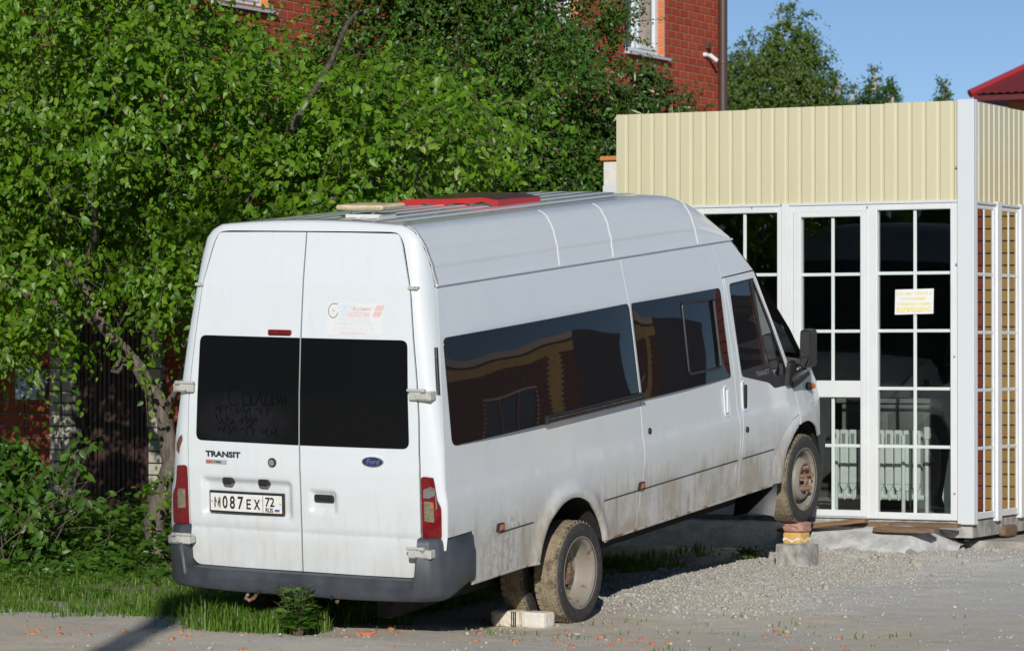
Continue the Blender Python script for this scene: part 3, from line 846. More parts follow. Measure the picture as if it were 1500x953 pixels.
# ---- rear bumper, wrapping round both corners
bp2 = []
for s in (1,):
    pass
plan = [(.988, .375), (.992, .28), (.990, .18), (.982, .09), (.955, .01), (.905, -.045), (.84, -.070), (.70, -.082), (.40, -.090), (.0, -.093)]
plan = plan + [(-x, y) for x, y in plan[::-1][1:]]
def dens(pl, k=4):
    out = []
    for i in range(len(pl)-1):
        for j in range(k): out.append(tuple(Vector(pl[i]).lerp(Vector(pl[i+1]), j/k)))
    return out + [pl[-1]]
plan = dens(plan, 5)
def btop(x, y):
    return .224 + .252*sst(.812, .838, abs(x))
def bbot(x, y): return .088 + .07*sst(.02, .34, y) + .012*sst(.4, .95, abs(x))
b = MB(); rows = [[] for _ in range(11)]
for i, (x, y) in enumerate(plan):
    a = Vector(plan[max(i-1, 0)]); c = Vector(plan[min(i+1, len(plan)-1)]); t = (c-a).normalized(); n = Vector((t.y, -t.x))
    if n.y > 0 and abs(x) < .9: n = -n
    if abs(x) >= .9 and n.x*x < 0: n = -n
    zt, zb = btop(x, y), bbot(x, y)
    for k, (q, o) in enumerate(((-.0, -.09), (0, -.02), (.02, -.006), (.10, .004), (.35, .008), (.62, .010), (.68, .002), (.90, -.004), (.975, -.012), (1.0, -.026), (1.0, -.13))):
        z = zb+(zt-zb)*q
        rows[k].append((x+n.x*o, y+n.y*o, z))
b.grid(rows); b.build('rear_bumper', M['grey_plastic'], van, smooth=45, fixn=True)
b = MB()
for s in (1, -1): b.rev([(.0, -.004), (.012, -.004), (.014, .0)], (s*.99, .31, .20), 'x', 12); b.tube([(s*.26, -.098, .10), (s*.26, -.105, .10)], .012, 10)
b.build('bumper_plug', M['black_plastic'], van)

# ---- tail lights
def lamp(s):
    f = lambda t, z, o=0.0: hz(z, t, o, s)
    wide = lambda z: float(np.interp(z, [.45, .60, .655, .70, .80, .842], [.60, .60, .59, .46, .44, .36]))
    out = [(.02, .455), (.60, .478), (.60, .655), (.47, .70), (.45, .79), (.40, .836), (.10, .842), (.02, .835)]
    t_ = panel('tail_light', round_poly(out, .02), M['red_lens'], van, f, step=.045, off=.010, flange=.02)
    mid = [(.08, .575), (.34, .570), (.34, .69), (.08, .695)]
    panel('reverse_lens', round_poly(mid, .015), M['clear_lens'], t_, f, step=.04, off=.0125, flange=.004)
    if s > 0:
        br = [(.07, .715), (.20, .712), (.42, .73), (.44, .77), (.28, .785), (.20, .775), (.08, .765)]
        panel('broken_reflector', br, M['chrome'], t_, f, step=.03, off=.0128, flange=.003)
        br = [(.40, .640), (.455, .655), (.45, .735), (.42, .72)]
        panel('broken_reflector', br, M['chrome'], t_, f, step=.03, off=.0130, flange=.003)
        disc_ = [(.26, .66), (.31, .655), (.33, .675), (.28, .685)]
        panel('bulb', disc_, M['amber_lens'], t_, f, step=.03, off=.015, flange=.003)
    return t_
lamp(1); lamp(-1)
b = MB(); st = [f for f in ((YS(z)-.035, z) for z in np.linspace(1.59, 1.325, 9))]
b.tube([Vector(hz(z, .80, .006)) for z in np.linspace(1.60, 1.325, 9)], .012, 6)
b.build('air_vent_strip', M['black_plastic'], van, smooth=60)
rst = rusty('rust_patch', (.34, .14, .05), .3, (.18, .07, .03), 40)
b = MB()
b.add([hz(z, .35+.18*math.sin(k), .004, -1) for k, z in enumerate((.905, .93, .97, 1.01, 1.03, 1.0, .95))], [tuple(range(7))])
b.build('rust_patch', rst, van, None)

# ---- things on the right and left flanks
for f, s in ((fR, 1), (fL, -1)):
    b = MB()
    P = [f(y, z, o) for y, z, o in ((1.365, 1.034, .036), (2.762, 1.034, .036))]
    b.grid([[f(y, z, o) for y in np.linspace(1.36, 2.764, 12)] for z, o in ((1.058, .004), (1.058, .046), (1.046, .050), (1.040, .036), (1.026, .036), (1.022, .050), (1.010, .046), (1.006, .004))], 0)
    b.grid([[f(y, z, .0365) for y in np.linspace(1.40, 2.74, 6)] for z in (1.036, 1.030)], 1)
    b.box(tuple(min(a, c) for a, c in zip(f(1.345, 1.004, 0), f(1.375, 1.06, .052))), tuple(max(a, c) for a, c in zip(f(1.345, 1.004, 0), f(1.375, 1.06, .052))), 0, .006)
    b.build('slide_rail', [M['black_plastic'], M['hub']], van, smooth=30)
    for y0, z0 in ((.700, .447), (2.690, .440)):
        b = MB()
        pl = round_poly([(y0-.042, z0-.022), (y0+.042, z0-.022), (y0+.042, z0+.026), (y0-.030, z0+.026)], .01)
        b.add([f(y, z, .002) for y, z in pl] + [f(y, z, .016) for y, z in pl], [tuple(range(len(pl), 2*len(pl)))] + [(i, (i+1) % len(pl), (i+1) % len(pl)+len(pl), i+len(pl)) for i in range(len(pl))], 1)
        pl2 = [((y-y0)*.72+y0, (z-z0)*.72+z0) for y, z in pl]
        b.add([f(y, z, .0175) for y, z in pl2], [tuple(range(len(pl2)))], 0)
        b.build('side_marker', [M['amber_lens'], M['seal']], van, None)
    for y0, z0 in ((2.885, .784), (4.445, .613)):
        b = MB(); b.rev([(0, .010), (.018, .010), (.022, .004), (.022, -.01)] if s > 0 else [(0, -.010), (.018, -.010), (.022, -.004), (.022, .01)], f(y0, z0), 'x', 16)
        b.build('door_lock', M['black_plastic'], van)
    for y0, z0, m_, w_ in ((4.140, .848, 0, .030), (4.452, .852, 1, .032)):
        b = MB()
        pl = round_poly([(y0-.045, z0-.115), (y0+.045, z0-.115), (y0+.045, z0+.115), (y0-.045, z0+.115)], .04)
        ring = lambda k, o: [f(y0+(y-y0)*k, z0+(z-z0)*k, o) for y, z in pl]+[f(y0+(pl[0][0]-y0)*k, z0+(pl[0][1]-z0)*k, o)]
        b.grid([ring(1.0, .002), ring(.93, .010), ring(.80, .006), ring(.74, -.006)], 1)
        b.add(ring(.76, -.004)[:-1], [tuple(range(len(pl)))], 2)
        lo = f(y0-w_, z0-.085, .006); hi = f(y0+w_*.4, z0+.085, .030)
        b.box(tuple(min(a, c) for a, c in zip(lo, hi)), tuple(max(a, c) for a, c in zip(lo, hi)), 0 if m_ else 1, .010)
        b.build('door_handle', [M['black_plastic'], M['paint_roof'], M['seal']], van)
    # mirror on a stubby arm, indicator
    b = MB()
    q = lambda x, y, z: (s*x, y, z)
    b.prism(round_poly([(s*1.02, .965), (s*1.110, .97), (s*1.115, 1.245), (s*1.03, 1.25)], .03), 5.33, 5.445, 'y', 0)
    b.tube([q(.955, 5.30, .86), q(1.0, 5.36, .90), q(1.06, 5.39, .945)], [.055, .05, .035], 10, 0)
    b.prism([(5.20, .845), (5.385, .845), (5.34, 1.02), (5.25, 1.01)], s*.952, s*.985, 'x', 0)
    mm = b.build('wing_mirror', M['black_plastic'], van, smooth=50, fixn=True)
    b = MB(); b.prism(round_poly([(s*1.034, 1.05), (s*1.100, 1.055), (s*1.104, 1.232), (s*1.040, 1.236)], .02), 5.326, 5.329, 'y', 0)
    b.prism(round_poly([(s*1.034, .978), (s*1.095, .982), (s*1.10, 1.04), (s*1.034, 1.04)], .02), 5.326, 5.329, 'y', 0)
    b.build('mirror_glass', M['mirror'], mm, rel=False)
    b = MB(); c = Vector(f(5.63, .795, 0)); b.tube([c-Vector((s*.02, 0, 0)), c+Vector((s*.018, .04, 0))], .030, 12, 1); b.tube([c+Vector((s*.018, .04, 0)), c+Vector((s*.030, .068, 0)), c+Vector((s*.034, .085, 0))], [.028, .022, .008], 12, 0)
    b.build('indicator', [M['amber_lens'], M['seal']], van, smooth=50)
    if s > 0:
        b = MB(); text_on(b, 'TRANSIT', .052, 4.700, .962, f, -.0068, 0, .0, 1.15, 0)
        b.build('door_badge', mat('badge_silver', (.45, .45, .45), .3, .6), van, None)
    # mud flap behind the front wheel
    b = MB()
    rows = []
    for t in np.linspace(0, 1, 9):
        y = 4.985 - .10*t*t; z = .30 - .36*t
        rows.append([(s*(x), y + .03*((x-.84)/.12)**2*t - .28*t*max(0, (.86-x)), z-.02*t*((x-.84)/.14)**2) for x in np.linspace(.66, .972, 8)])
    b.grid(rows); b.grid([[(p[0], p[1]+.012, p[2]) for p in r] for r in rows])
    b.build('mud_flap', M['black_plastic'], van, smooth=60)

# ---- front: windscreen, bonnet, nose with the bumper missing
E_ = [(.833, 4.552, 1.962, .03), (.868, 4.845, 1.735, .10), (.892, 5.10, 1.515, .14), (.930, 5.37, 1.25, .18), (.945, 5.585, 1.02, .20), (.925, 5.78, .93, .19), (.885, 5.97, .80, .16), (.82, 6.14, .63, .14), (.78, 6.22, .46, .14), (.76, 6.24, .20, .14), (.74, 6.24, -.02, .13)]
def nose(i, u):
    i0 = min(int(i), len(E_)-2); q = i-i0
    a = [E_[i0][k]*(1-q)+E_[i0+1][k]*q for k in range(4)]
    g = 1-abs(u)**2.6
    return (u*a[0], a[1]+a[3]*g, a[2]+(.02*g if i < 7 else 0))
us = np.linspace(-1, 1, 25)
b = MB(); b.grid([[nose(i, u) for u in np.linspace(-.93, .93, 21)] for i in np.linspace(.35, 3.9, 18)]); b.build('windscreen', M['clear'], van, smooth=180)
b = MB()
for u0, u1 in ((-1, -.93), (.93, 1)): b.grid([[nose(i, u) for u in np.linspace(u0, u1, 3)] for i in np.linspace(0, 4.2, 22)], 1)
b.grid([[nose(i, u) for u in us] for i in np.linspace(0, .35, 4)], 0); b.grid([[nose(i, u) for u in us] for i in np.linspace(3.9, 4.3, 3)], 1)
b.build('windscreen_surround', [PS, M['seal']], van, smooth=60)
b = MB(); b.grid([[nose(i, u) for u in us] for i in np.linspace(4.3, 7.2, 16)]); b.build('bonnet', PS, van, smooth=60)
b = MB(); b.grid([[nose(i, u) for u in us] for i in np.linspace(7.2, 10, 10)]); b.build('radiator_grille', M['under'], van, smooth=60)
for s in (-1, 1):
    b = MB()                                                    # torn end of the front bumper hanging before the wheel
    ou = [(5.965, .42), (6.06, .535), (6.13, .515), (6.17, .42), (6.13, .20), (6.06, -.02), (6.02, -.05), (6.02, .10), (6.045, .25)]
    b.prism([(y, z) for y, z in ou], s*.845, s*.875, 'x', 0)
    b.tube([(s*.74, 5.93, .34), (s*.78, 5.99, .30), (s*.80, 6.01, .20), (s*.78, 5.99, .10)], .035, 8, 1)
    b.build('front_bumper_end', [M['black_plastic'], M['tyre']], van, smooth=40)
# cab: dashboard, wheel, two seats, floor
b = MB(); b.box((-.85, 4.3, .40), (.85, 5.4, .46)); b.prism([(5.15, .62), (5.55, .62), (5.55, .98), (5.30, 1.02), (5.18, .92)], -.84, .84, 'x'); b.build('dashboard', M['black_plastic'], van)
b = MB(); b.rev([(.19, -.012), (.20, 0), (.19, .012), (.18, 0), (.19, -.012)], (0, 0, 0), 'y', 28); b.tube([(0, 0, 0), (0, .25, -.12)], .03, 8); b.tube([(-.18, 0, 0), (.18, 0, 0)], .016, 6)
w = b.build('steering_wheel', M['black_plastic'], van, rel=False); w.location = (-.42, 5.05, 1.00); w.rotation_euler = (R(-28), 0, 0)
for x in (-.42, .42):
    b = MB(); b.box((x-.24, 4.45, .62), (x+.24, 4.95, .76), 0, .04); b.box((x-.24, 4.36, .74), (x+.24, 4.50, 1.30), 0, .05); b.box((x-.13, 4.37, 1.31), (x+.13, 4.46, 1.48), 0, .035)
    b.build('seat', M['seat'], van)

# ---- wheels
TR = .331
def tyre_mb(x0, x1, mb, m=0):
    w = x1-x0; s = 1
    pr = [(.226, x0+.012), (.245, x0+.002), (.285, x0-.004), (.312, x0+.004), (TR-.008, x0+.020), (TR, x0+.034), (TR, x1-.034), (TR-.008, x1-.020), (.312, x1-.004), (.285, x1+.004), (.245, x1-.002), (.226, x1-.012)]
    mb.rev(pr, (0, 0, 0), 'x', 56, m)
    n = 44
    for k in range(n):                                          # tread blocks
        for row, (a, c) in enumerate(((x0+.022, x0+.058), (x0+.066, x0+.088), (x1-.088, x1-.066), (x1-.058, x1-.022))):
            if (a+c)/2 > x1 or c <= a: continue
            t0 = 2*math.pi*(k+.12+.25*(row % 2))/n; t1 = t0+2*math.pi*.66/n
            q = [(x, r*math.cos(t), r*math.sin(t)) for r in (TR-.012, TR+.003) for t in (t0, t1) for x in (a, c)]
            mb.add(q, [(4, 5, 7, 6), (0, 4, 6, 2), (1, 3, 7, 5), (0, 1, 5, 4), (2, 6, 7, 3)], m)
def wheel(s, y, z, dual):
    r0 = bpy.data.objects.new('wheel', None); COL.objects.link(r0); r0.parent = van; r0.location = (0, y, z); r0['rel'] = 0
    xo = .988 if dual else .957
    tw = .190 if dual else .200
    def tx(mb):
        if s < 0: mb.v = [(-p[0], p[1], p[2]) for p in mb.v]; mb.f = [f[::-1] for f in mb.f]
        return mb
    b = MB(); tyre_mb(xo-tw, xo, b); o = tx(b).build('tyre', M['tyre'], r0, smooth=40, rel=False); o['rel'] = 0
    if dual:
        b = MB(); tyre_mb(xo-tw-.245, xo-.245, b); tx(b).build('tyre', M['tyre'], r0, smooth=40, rel=False)
        b = MB()
        b.rev([(.226, xo-.006), (.2345, xo-.004), (.2345, xo-.012), (.222, xo-.016), (.208, xo-.030), (.200, xo-.06), (.197, xo-.125), (.190, xo-.140), (.150, xo-.150), (.105, xo-.140), (.085, xo-.135), (.07, xo-.15), (.065, xo-.18), (0, xo-.18)], (0, 0, 0), 'x', 48)
        rim = tx(b).build('rim', M['rim'], r0, smooth=30, rel=False)
        b = MB()
        for k in range(6):
            t = 2*math.pi*(k+.5)/6
            b.rev([(0, 0), (.021, 0), (.024, .002)], (xo-.1478, .148*math.cos(t), .148*math.sin(t)), 'x', 14)
        tx(b).build('rim_hole', M['ink'], r0, smooth=30, rel=False)
        b = MB()
        b.rev([(.085, xo-.136), (.08, xo-.10), (.05, xo-.085), (0, xo-.083)], (0, 0, 0), 'x', 24)
        for k in range(6):
            t = 2*math.pi*k/6; b.rev([(.016, xo-.14), (.016, xo-.115), (0, xo-.112)], (0, .108*math.cos(t), .108*math.sin(t)), 'x', 8)
        tx(b).build('hub', M['hub'], r0, smooth=30, rel=False)
    else:
        b = MB()
        b.rev([(.226, xo-.006), (.234, xo-.004), (.234, xo-.012), (.220, xo-.018), (.205, xo-.035), (.198, xo-.075), (.182, xo-.090), (.170, xo-.078), (.160, xo-.045), (.150, xo-.018), (.135, xo-.006), (.115, xo+.000), (.108, xo-.006), (.100, xo-.020), (.06, xo-.026), (.058, xo-.06), (0, xo-.06)], (0, 0, 0), 'x', 48)
        rim = tx(b).build('rim', M['rim'], r0, smooth=30, rel=False)
        b = MB()
        for k in range(16):
            t = 2*math.pi*(k+.5)/16
            b.add([(xo-.0905+(.0002)+.012*(q == 1), rr*math.cos(t+a), rr*math.sin(t+a)) for q, (rr, a) in enumerate(((.190, -.07), (.172, -.055), (.172, .055), (.190, .07)))] , [(0, 1, 2, 3)])
        tx(b).build('rim_hole', M['ink'], r0, smooth=None, rel=False)
        b = MB(); b.rev([(.112, xo+.002), (.104, xo-.012), (.062, xo-.018), (.056, xo-.05)], (0, 0, 0), 'x', 32)
        for k in range(5):
            t = 2*math.pi*(k+.2)/5; b.rev([(.018, xo-.02), (.018, xo+.020), (.013, xo+.030), (0, xo+.030)], (0, .085*math.cos(t), .085*math.sin(t)), 'x', 8)
        tx(b).build('hub', M['hub'], r0, smooth=30, rel=False)
for s in (1, -1):
    wheel(s, 1.790, -.003, True); wheel(s, 5.552, .112, False)

# ------------------------------------------------------------------ ground
def smooth01(a, b, x):
    t = np.clip((x-a)/(b-a), 0, 1); return t*t*(3-2*t)
def vnoise(x, y, s, seed=0):
    """value noise, vectorised"""
    x = np.asarray(x)/s; y = np.asarray(y)/s
    xi, yi = np.floor(x).astype(np.int64), np.floor(y).astype(np.int64); fx, fy = x-xi, y-yi
    fx, fy = fx*fx*(3-2*fx), fy*fy*(3-2*fy)
    def h(a, b):
        k = (a*374761393 + b*668265263 + seed*974711) & 0xffffffff
        k = ((k ^ (k >> 13))*1274126177) & 0xffffffff
        return ((k ^ (k >> 16)) & 0xffff)/65535.0
    return (h(xi, yi)*(1-fx)+h(xi+1, yi)*fx)*(1-fy)+(h(xi, yi+1)*(1-fx)+h(xi+1, yi+1)*fx)*fy
def ground_z(x, y, rough=True):
    x = np.asarray(x, float); y = np.asarray(y, float)
    z = .035*np.clip(y-1.8, 0, 3.9) + .075*smooth01(5.5, 6.4, y)*smooth01(-1.5, -.5, x) + .03*smooth01(5.0, 6.4, y) + .025*np.clip(-x-.3, 0, 4)*smooth01(-1.0, 2.5, y)
    # loose gravel heaped beside the van, ruts in the dirt road
    z += .05*np.exp(-((x-.75)/.7)**2-((y-4.1)/1.2)**2)
    z += .055*smooth01(1.35, .35, y)*smooth01(1.6, .4, x-.25*y)
    if rough:
        near = smooth01(14, 9, np.abs(x))*smooth01(14, 9, np.abs(y))
        lumpy = .35+.65*smooth01(2.0, 3.2, y)*smooth01(2.6, 1.2, np.abs(x-.6))
        z += near*(.030*(vnoise(x, y, .9)-.5)+.022*lumpy*(vnoise(x, y, .22, 3)-.5)+.016*lumpy*(vnoise(x, y, .075, 5)-.5))
    return z
gx = np.concatenate([np.array([-900, -400, -200, -100, -50, -30, -20, -14, -11]), np.arange(-9, 5.01, .045), np.array([6, 7.5, 9, 12, 16, 24, 40, 80, 160, 400, 900])])
gy = np.concatenate([np.array([-900, -400, -200, -100, -50, -30, -20, -14, -9, -6, -4, -3]), np.arange(-2.2, 8.01, .045), np.array([9, 10.5, 13, 18, 26, 40, 70, 150, 400, 1500])])
GX, GY = np.meshgrid(gx, gy)
GZ = ground_z(GX, GY)
nx_, ny_ = len(gx), len(gy)
idx = np.arange(nx_*ny_).reshape(ny_, nx_)
GF = np.stack([idx[:-1, :-1], idx[:-1, 1:], idx[1:, 1:], idx[1:, :-1]], -1).reshape(-1, 4)
def ground_mat():
    m, N, L, P = new_mat('dry_dirt_and_gravel')
    tc = N.new('ShaderNodeTexCoord'); v = tc.outputs['Object']
    sp = N.new('ShaderNodeSeparateXYZ'); L.new(v, sp.inputs[0])
    big = noise(N, L, v, .9, 5, .6, .4); mid = noise(N, L, v, 6, 6, .65); fine = noise(N, L, v, 55, 5, .7); st = noise(N, L, mapping(N, L, v, (1, .35, 1)), 2.4, 5, .6, .8)
    col = mixc(N, L, big, (.66, .57, .43), (.655, .605, .51), ramp=(.35, .65))
    col = mixc(N, L, ramp(N, L, st, .45, .62, 0, .55), col, (.58, .55, .50))
    col = mixc(N, L, mth(N, L, 'MULTIPLY', ramp(N, L, mid, .52, .75), .55), col, (.47, .41, .32))
    col = mixc(N, L, mth(N, L, 'MULTIPLY', ramp(N, L, fine, .5, .8), .55), col, (.30, .275, .235))
    col = mixc(N, L, mth(N, L, 'MULTIPLY', ramp(N, L, fine, .42, .25), .35), col, (.66, .64, .60))
    # grey crushed concrete near the booth, brick dust along the road
    grey = mth(N, L, 'MULTIPLY', ramp(N, L, sp.outputs[1], 2.2, 4.0), ramp(N, L, sp.outputs[0], -.6, .5))
    col = mixc(N, L, mth(N, L, 'MULTIPLY', grey, mth(N, L, 'MULTIPLY', ramp(N, L, mid, .2, .5), .75)), col, (.60, .595, .57))
    vor = N.new('ShaderNodeTexVoronoi'); vor.inputs['Scale'].default_value = 26; L.new(v, vor.inputs['Vector'])
    spk = mth(N, L, 'MULTIPLY', ramp(N, L, vor.outputs['Distance'], .22, .16), ramp(N, L, noise(N, L, v, 5.3, 3), .58, .64))
    road = ramp(N, L, mth(N, L, 'SUBTRACT', sp.outputs[1], mth(N, L, 'MULTIPLY', sp.outputs[0], .55)), 1.0, .2)
    col = mixc(N, L, mth(N, L, 'MULTIPLY', mth(N, L, 'MULTIPLY', spk, road), .8), col, (.46, .20, .11))
    # soil in the green strip on the left
    soil = mth(N, L, 'MULTIPLY', ramp(N, L, sp.outputs[0], -.2, -1.0), ramp(N, L, sp.outputs[1], .5, 1.6))
    col = mixc(N, L, mth(N, L, 'MULTIPLY', soil, .75), col, (.16, .125, .08))
    L.new(col, P.inputs['Base Color']); P.inputs['Roughness'].default_value = .95; P.inputs['Specular IOR Level'].default_value = .2
    h = mth(N, L, 'ADD', mth(N, L, 'MULTIPLY', fine, .5), mth(N, L, 'ADD', mid, mth(N, L, 'MULTIPLY', noise(N, L, v, 160, 3), .25)))
    bumpn(N, L, h, P, .75, .022)
    return m
M['ground'] = ground_mat()
me = fast_mesh('ground', np.stack([GX.ravel(), GY.ravel(), GZ.ravel()], -1), GF, M['ground'])
me.polygons.foreach_set('use_smooth', np.ones(len(me.polygons), dtype=bool))
tag(link('ground', me), kind='structure')
def gz(x, y): return float(ground_z(x, y))

# ------------------------------------------------------------------ stones
def stone_template(seed, n=12):
    r = np.random.default_rng(seed)
    import bmesh
    bm = bmesh.new(); bmesh.ops.create_icosphere(bm, subdivisions=1, radius=1.0)
    V = np.array([v.co[:] for v in bm.verts]); F = np.array([[v.index for v in f.verts] for f in bm.faces]); bm.free()
    V *= (1+r.uniform(-.28, .28, (len(V), 1))); V *= np.array([1, r.uniform(.6, .95), r.uniform(.45, .8)])
    # flatten some sides as if broken
    for _ in range(4):
        d = r.normal(size=3); d /= np.linalg.norm(d); k = V@d; lim = .55; V -= np.clip(k-lim, 0, None)[:, None]*d
    return V, F
STN = [stone_template(s) for s in range(6)]
def scatter(name, P, S, mat_, sink=.25):
    Vs, Fs, b = [], [], 0
    for i in range(len(P)):
        V, F = STN[i % 6]; a = rng.uniform(0, 6.28); c, s = math.cos(a), math.sin(a)
        Vr = V@np.array([[c, s, 0], [-s, c, 0], [0, 0, 1]])*S[i]
        Vs.append(Vr+P[i]+np.array([0, 0, S[i]*(.5-sink)])); Fs.append(F+b); b += len(V)
    return fast_mesh(name, np.concatenate(Vs), np.concatenate(Fs), mat_)
def stone_mat(name, cols):
    m, N, L, P = new_mat(name); rid = random_id(N, L)
    cr = N.new('ShaderNodeValToRGB'); cr.color_ramp.interpolation = 'LINEAR'; e = cr.color_ramp.elements
    e[0].color = (*cols[0], 1); e[1].color = (*cols[-1], 1)
    for i, c in enumerate(cols[1:-1]): k = e.new((i+1)/(len(cols)-1)); k.color = (*c, 1)
    L.new(rid, cr.inputs[0]); tc = N.new('ShaderNodeTexCoord')
    n = noise(N, L, tc.outputs['Object'], 60, 4)
    L.new(mixc(N, L, mth(N, L, 'MULTIPLY', n, .4), cr.outputs[0], (.30, .27, .23)), P.inputs['Base Color']); P.inputs['Roughness'].default_value = .95
    return m
M['gravel'] = stone_mat('gravel_stones', [(.34, .315, .27), (.46, .435, .375), (.40, .355, .285), (.54, .515, .455), (.29, .275, .25)])
M['brickbits'] = stone_mat('brick_crumbs', [(.46, .13, .05), (.56, .20, .09), (.44, .17, .10)])
def area_pts(n, fn):
    out = []
    while sum(len(o) for o in out) < n:
        x = rng.uniform(-3.2, 4.4, 20000); y = rng.uniform(-1.6, 7.6, 20000); k = rng.uniform(0, 1, 20000) < fn(x, y); out.append(np.stack([x[k], y[k]], -1))
    P = np.concatenate(out)[:n]; return P
band = lambda x, y: np.exp(-((x-.95)/.65)**2)*smooth01(2.2, 3.0, y)*smooth01(6.6, 6.0, y)
P2 = area_pts(21000, lambda x, y: .95*band(x, y)*(.3+.7*(vnoise(x, y, .5, 9) > .4)) + .006*smooth01(-1.2, -.2, x)*smooth01(6.8, 6.3, y) + .15*smooth01(5.4, 6.1, y)*smooth01(.2, 1, x)*smooth01(2.6, 2, x))
S = rng.uniform(.3, 1.0, len(P2))**3.0*.015+.0035
S[:160] = rng.uniform(.014, .034, 160)
S[:30] *= 1.3
o = link('gravel', scatter('gravel', np.column_stack([P2, ground_z(P2[:, 0], P2[:, 1])]), S, M['gravel'])); tag(o, 'loose pale gravel and rubble on the dirt', 'gravel', kind='stuff')
P2 = area_pts(290, lambda x, y: .9*smooth01(1.0, .2, y-.55*x)*smooth01(-1.8, -1.0, y)*(.1+.9*(vnoise(x, y, .6, 4) > .55)) + .01)
S = rng.uniform(.3, 1.0, len(P2))**2.6*.026+.004
o = link('brick_crumbs', scatter('brick_crumbs', np.column_stack([P2, ground_z(P2[:, 0], P2[:, 1])]), S, M['brickbits'], .45)); tag(o, 'orange brick crumbs trodden into the road', 'brick rubble', kind='stuff')

# ------------------------------------------------------------------ blocks, planks, lone stones
def block(name, label, cat, lo, hi, m, rot=0.0, jag=0.0, b=.004, group=None, cuts=None):
    """a hewn or cast block with slightly uneven faces, its origin at the base"""
    import bmesh
    cx, cy, z0 = (lo[0]+hi[0])/2, (lo[1]+hi[1])/2, lo[2]
    sx, sy, sz = hi[0]-lo[0], hi[1]-lo[1], hi[2]-lo[2]
    bm = bmesh.new(); bmesh.ops.create_cube(bm, size=1.0)
    bmesh.ops.subdivide_edges(bm, edges=bm.edges[:], cuts=cuts or 5, use_grid_fill=True)
    rr = random.Random(sum(map(ord, name)) + int(cx*100))
    for v in bm.verts:
        p = v.co.copy()
        q = Vector((p.x*sx, p.y*sy, (p.z+.5)*sz))
        on_edge = sum(abs(abs(c)-.5) < 1e-4 for c in p)
        k = 1.0 - (b/min(sx, sy, sz))*2*(on_edge >= 2) - (b/min(sx, sy, sz))*1.2*(on_edge == 3)
        q = Vector((q.x*k, q.y*k, (q.z-sz/2)*k+sz/2))
        q += Vector((rr.gauss(0, 1), rr.gauss(0, 1), rr.gauss(0, .6)))*jag
        v.co = q
    me = bpy.data.meshes.new(name); bm.to_mesh(me); bm.free(); me.materials.append(m)
    o = link(name, me, None, (cx, cy, z0), (0, 0, rot))
    return tag(o, label, cat, group)
M['concrete'] = mat('old_concrete', (.36, .345, .31), .95, var=.35, scale=12, bump=.8, bscale=60)
def split_mat(name, a, b, bump=.5):
    m, N, L, P = new_mat(name); tc = N.new('ShaderNodeTexCoord')
    n = noise(N, L, tc.outputs['Object'], 14, 6, .65)
    L.new(mixc(N, L, n, a, b, ramp=(.35, .65)), P.inputs['Base Color']); P.inputs['Roughness'].default_value = .8
    bumpn(N, L, noise(N, L, tc.outputs['Object'], 70, 5), P, bump, .006); return m
M['yellow_stone'] = split_mat('ochre_stone', (.66, .36, .08), (.72, .45, .14), .15)
M['pink_stone'] = split_mat('reddish_split_stone', (.36, .17, .13), (.46, .27, .22))
M['pale_stone'] = split_mat('pale_stone', (.66, .55, .42), (.74, .68, .58), .3)
M['white_stone'] = split_mat('white_brick', (.70, .64, .54), (.72, .69, .62), .25)
block('concrete_block', 'rough grey concrete block at the bottom of the stack under the front wheel', 'concrete block', (.765, 5.42, .110), (1.010, 5.65, .322), M['concrete'], R(-10), .0014, .004)
yb = block('paving_block', 'ochre block with a white wavy line in the middle of the wheel stack', 'paving block', (.812, 5.45, .321), (.962, 5.60, .406), M['yellow_stone'], R(-6), .0003, .002)
b = MB()                                                         # the white wavy mortar line
for (ax, sgn) in (('y', -1), ('x', 1)):
    pts_ = []
    for i in range(17):
        t = i/16; z = .030+.010*math.sin(t*9+ (0 if ax == 'y' else 1))
        hw = .0065+.003*math.sin(t*17)
        p = (lambda zz: (-.073+.146*t, -.0765, zz)) if ax == 'y' else (lambda zz: (.0765, -.073+.146*t, zz))
        pts_.append((p(z-hw), p(z+hw)))
    b.grid([[q[0] for q in pts_], [q[1] for q in pts_]])
b.build('mortar_line', mat('white_mortar', (.78, .76, .72), .9), yb, None, rel=False)
block('split_stone', 'reddish split faced stone block directly under the front tyre', 'stone block', (.808, 5.45, .405), (.972, 5.62, .484), M['pink_stone'], R(-6), .0026, .004)
pb = block('stone_block', 'pale beige stone block with a grooved end wedged behind the rear tyre', 'stone block', (.515, 1.42, .0), (.725, 1.57, .103), M['pale_stone'], R(-8), .002, .004)
b = MB()
for k in range(3): b.box((.068+.014*k, -.079, .006), (.074+.014*k, -.072, .100), 0)
b.build('groove', M['under'], pb, None, rel=False)
block('white_brick', 'clean white brick wedged behind the outer rear tyre', 'brick', (.742, 1.42, .0), (.915, 1.56, .101), M['white_stone'], R(-3), .001, .003)
M['plank'] = None
def wood(name, a, b):
    m, N, L, P = new_mat(name); tc = N.new('ShaderNodeTexCoord')
    n = noise(N, L, mapping(N, L, tc.outputs['Object'], (1.2, 14, 14)), 4, 6, .7, .4)
    L.new(mixc(N, L, n, a, b, ramp=(.3, .7)), P.inputs['Base Color']); P.inputs['Roughness'].default_value = .8; bumpn(N, L, n, P, .4, .006); return m
M['wood1'] = wood('raw_wood', (.30, .17, .08), (.20, .105, .05)); M['wood2'] = wood('old_wood', (.24, .145, .085), (.13, .085, .05))
def plank(label, c, size, rz, tilt, m):
    o = block('plank', label, 'plank', (-size[0]/2, -size[1]/2, 0), (size[0]/2, size[1]/2, size[2]), m, 0, .0012, .003, 'planks left along the booth foundation')
    o.location = c; o.rotation_euler = (R(2), R(tilt), R(rz)); return o
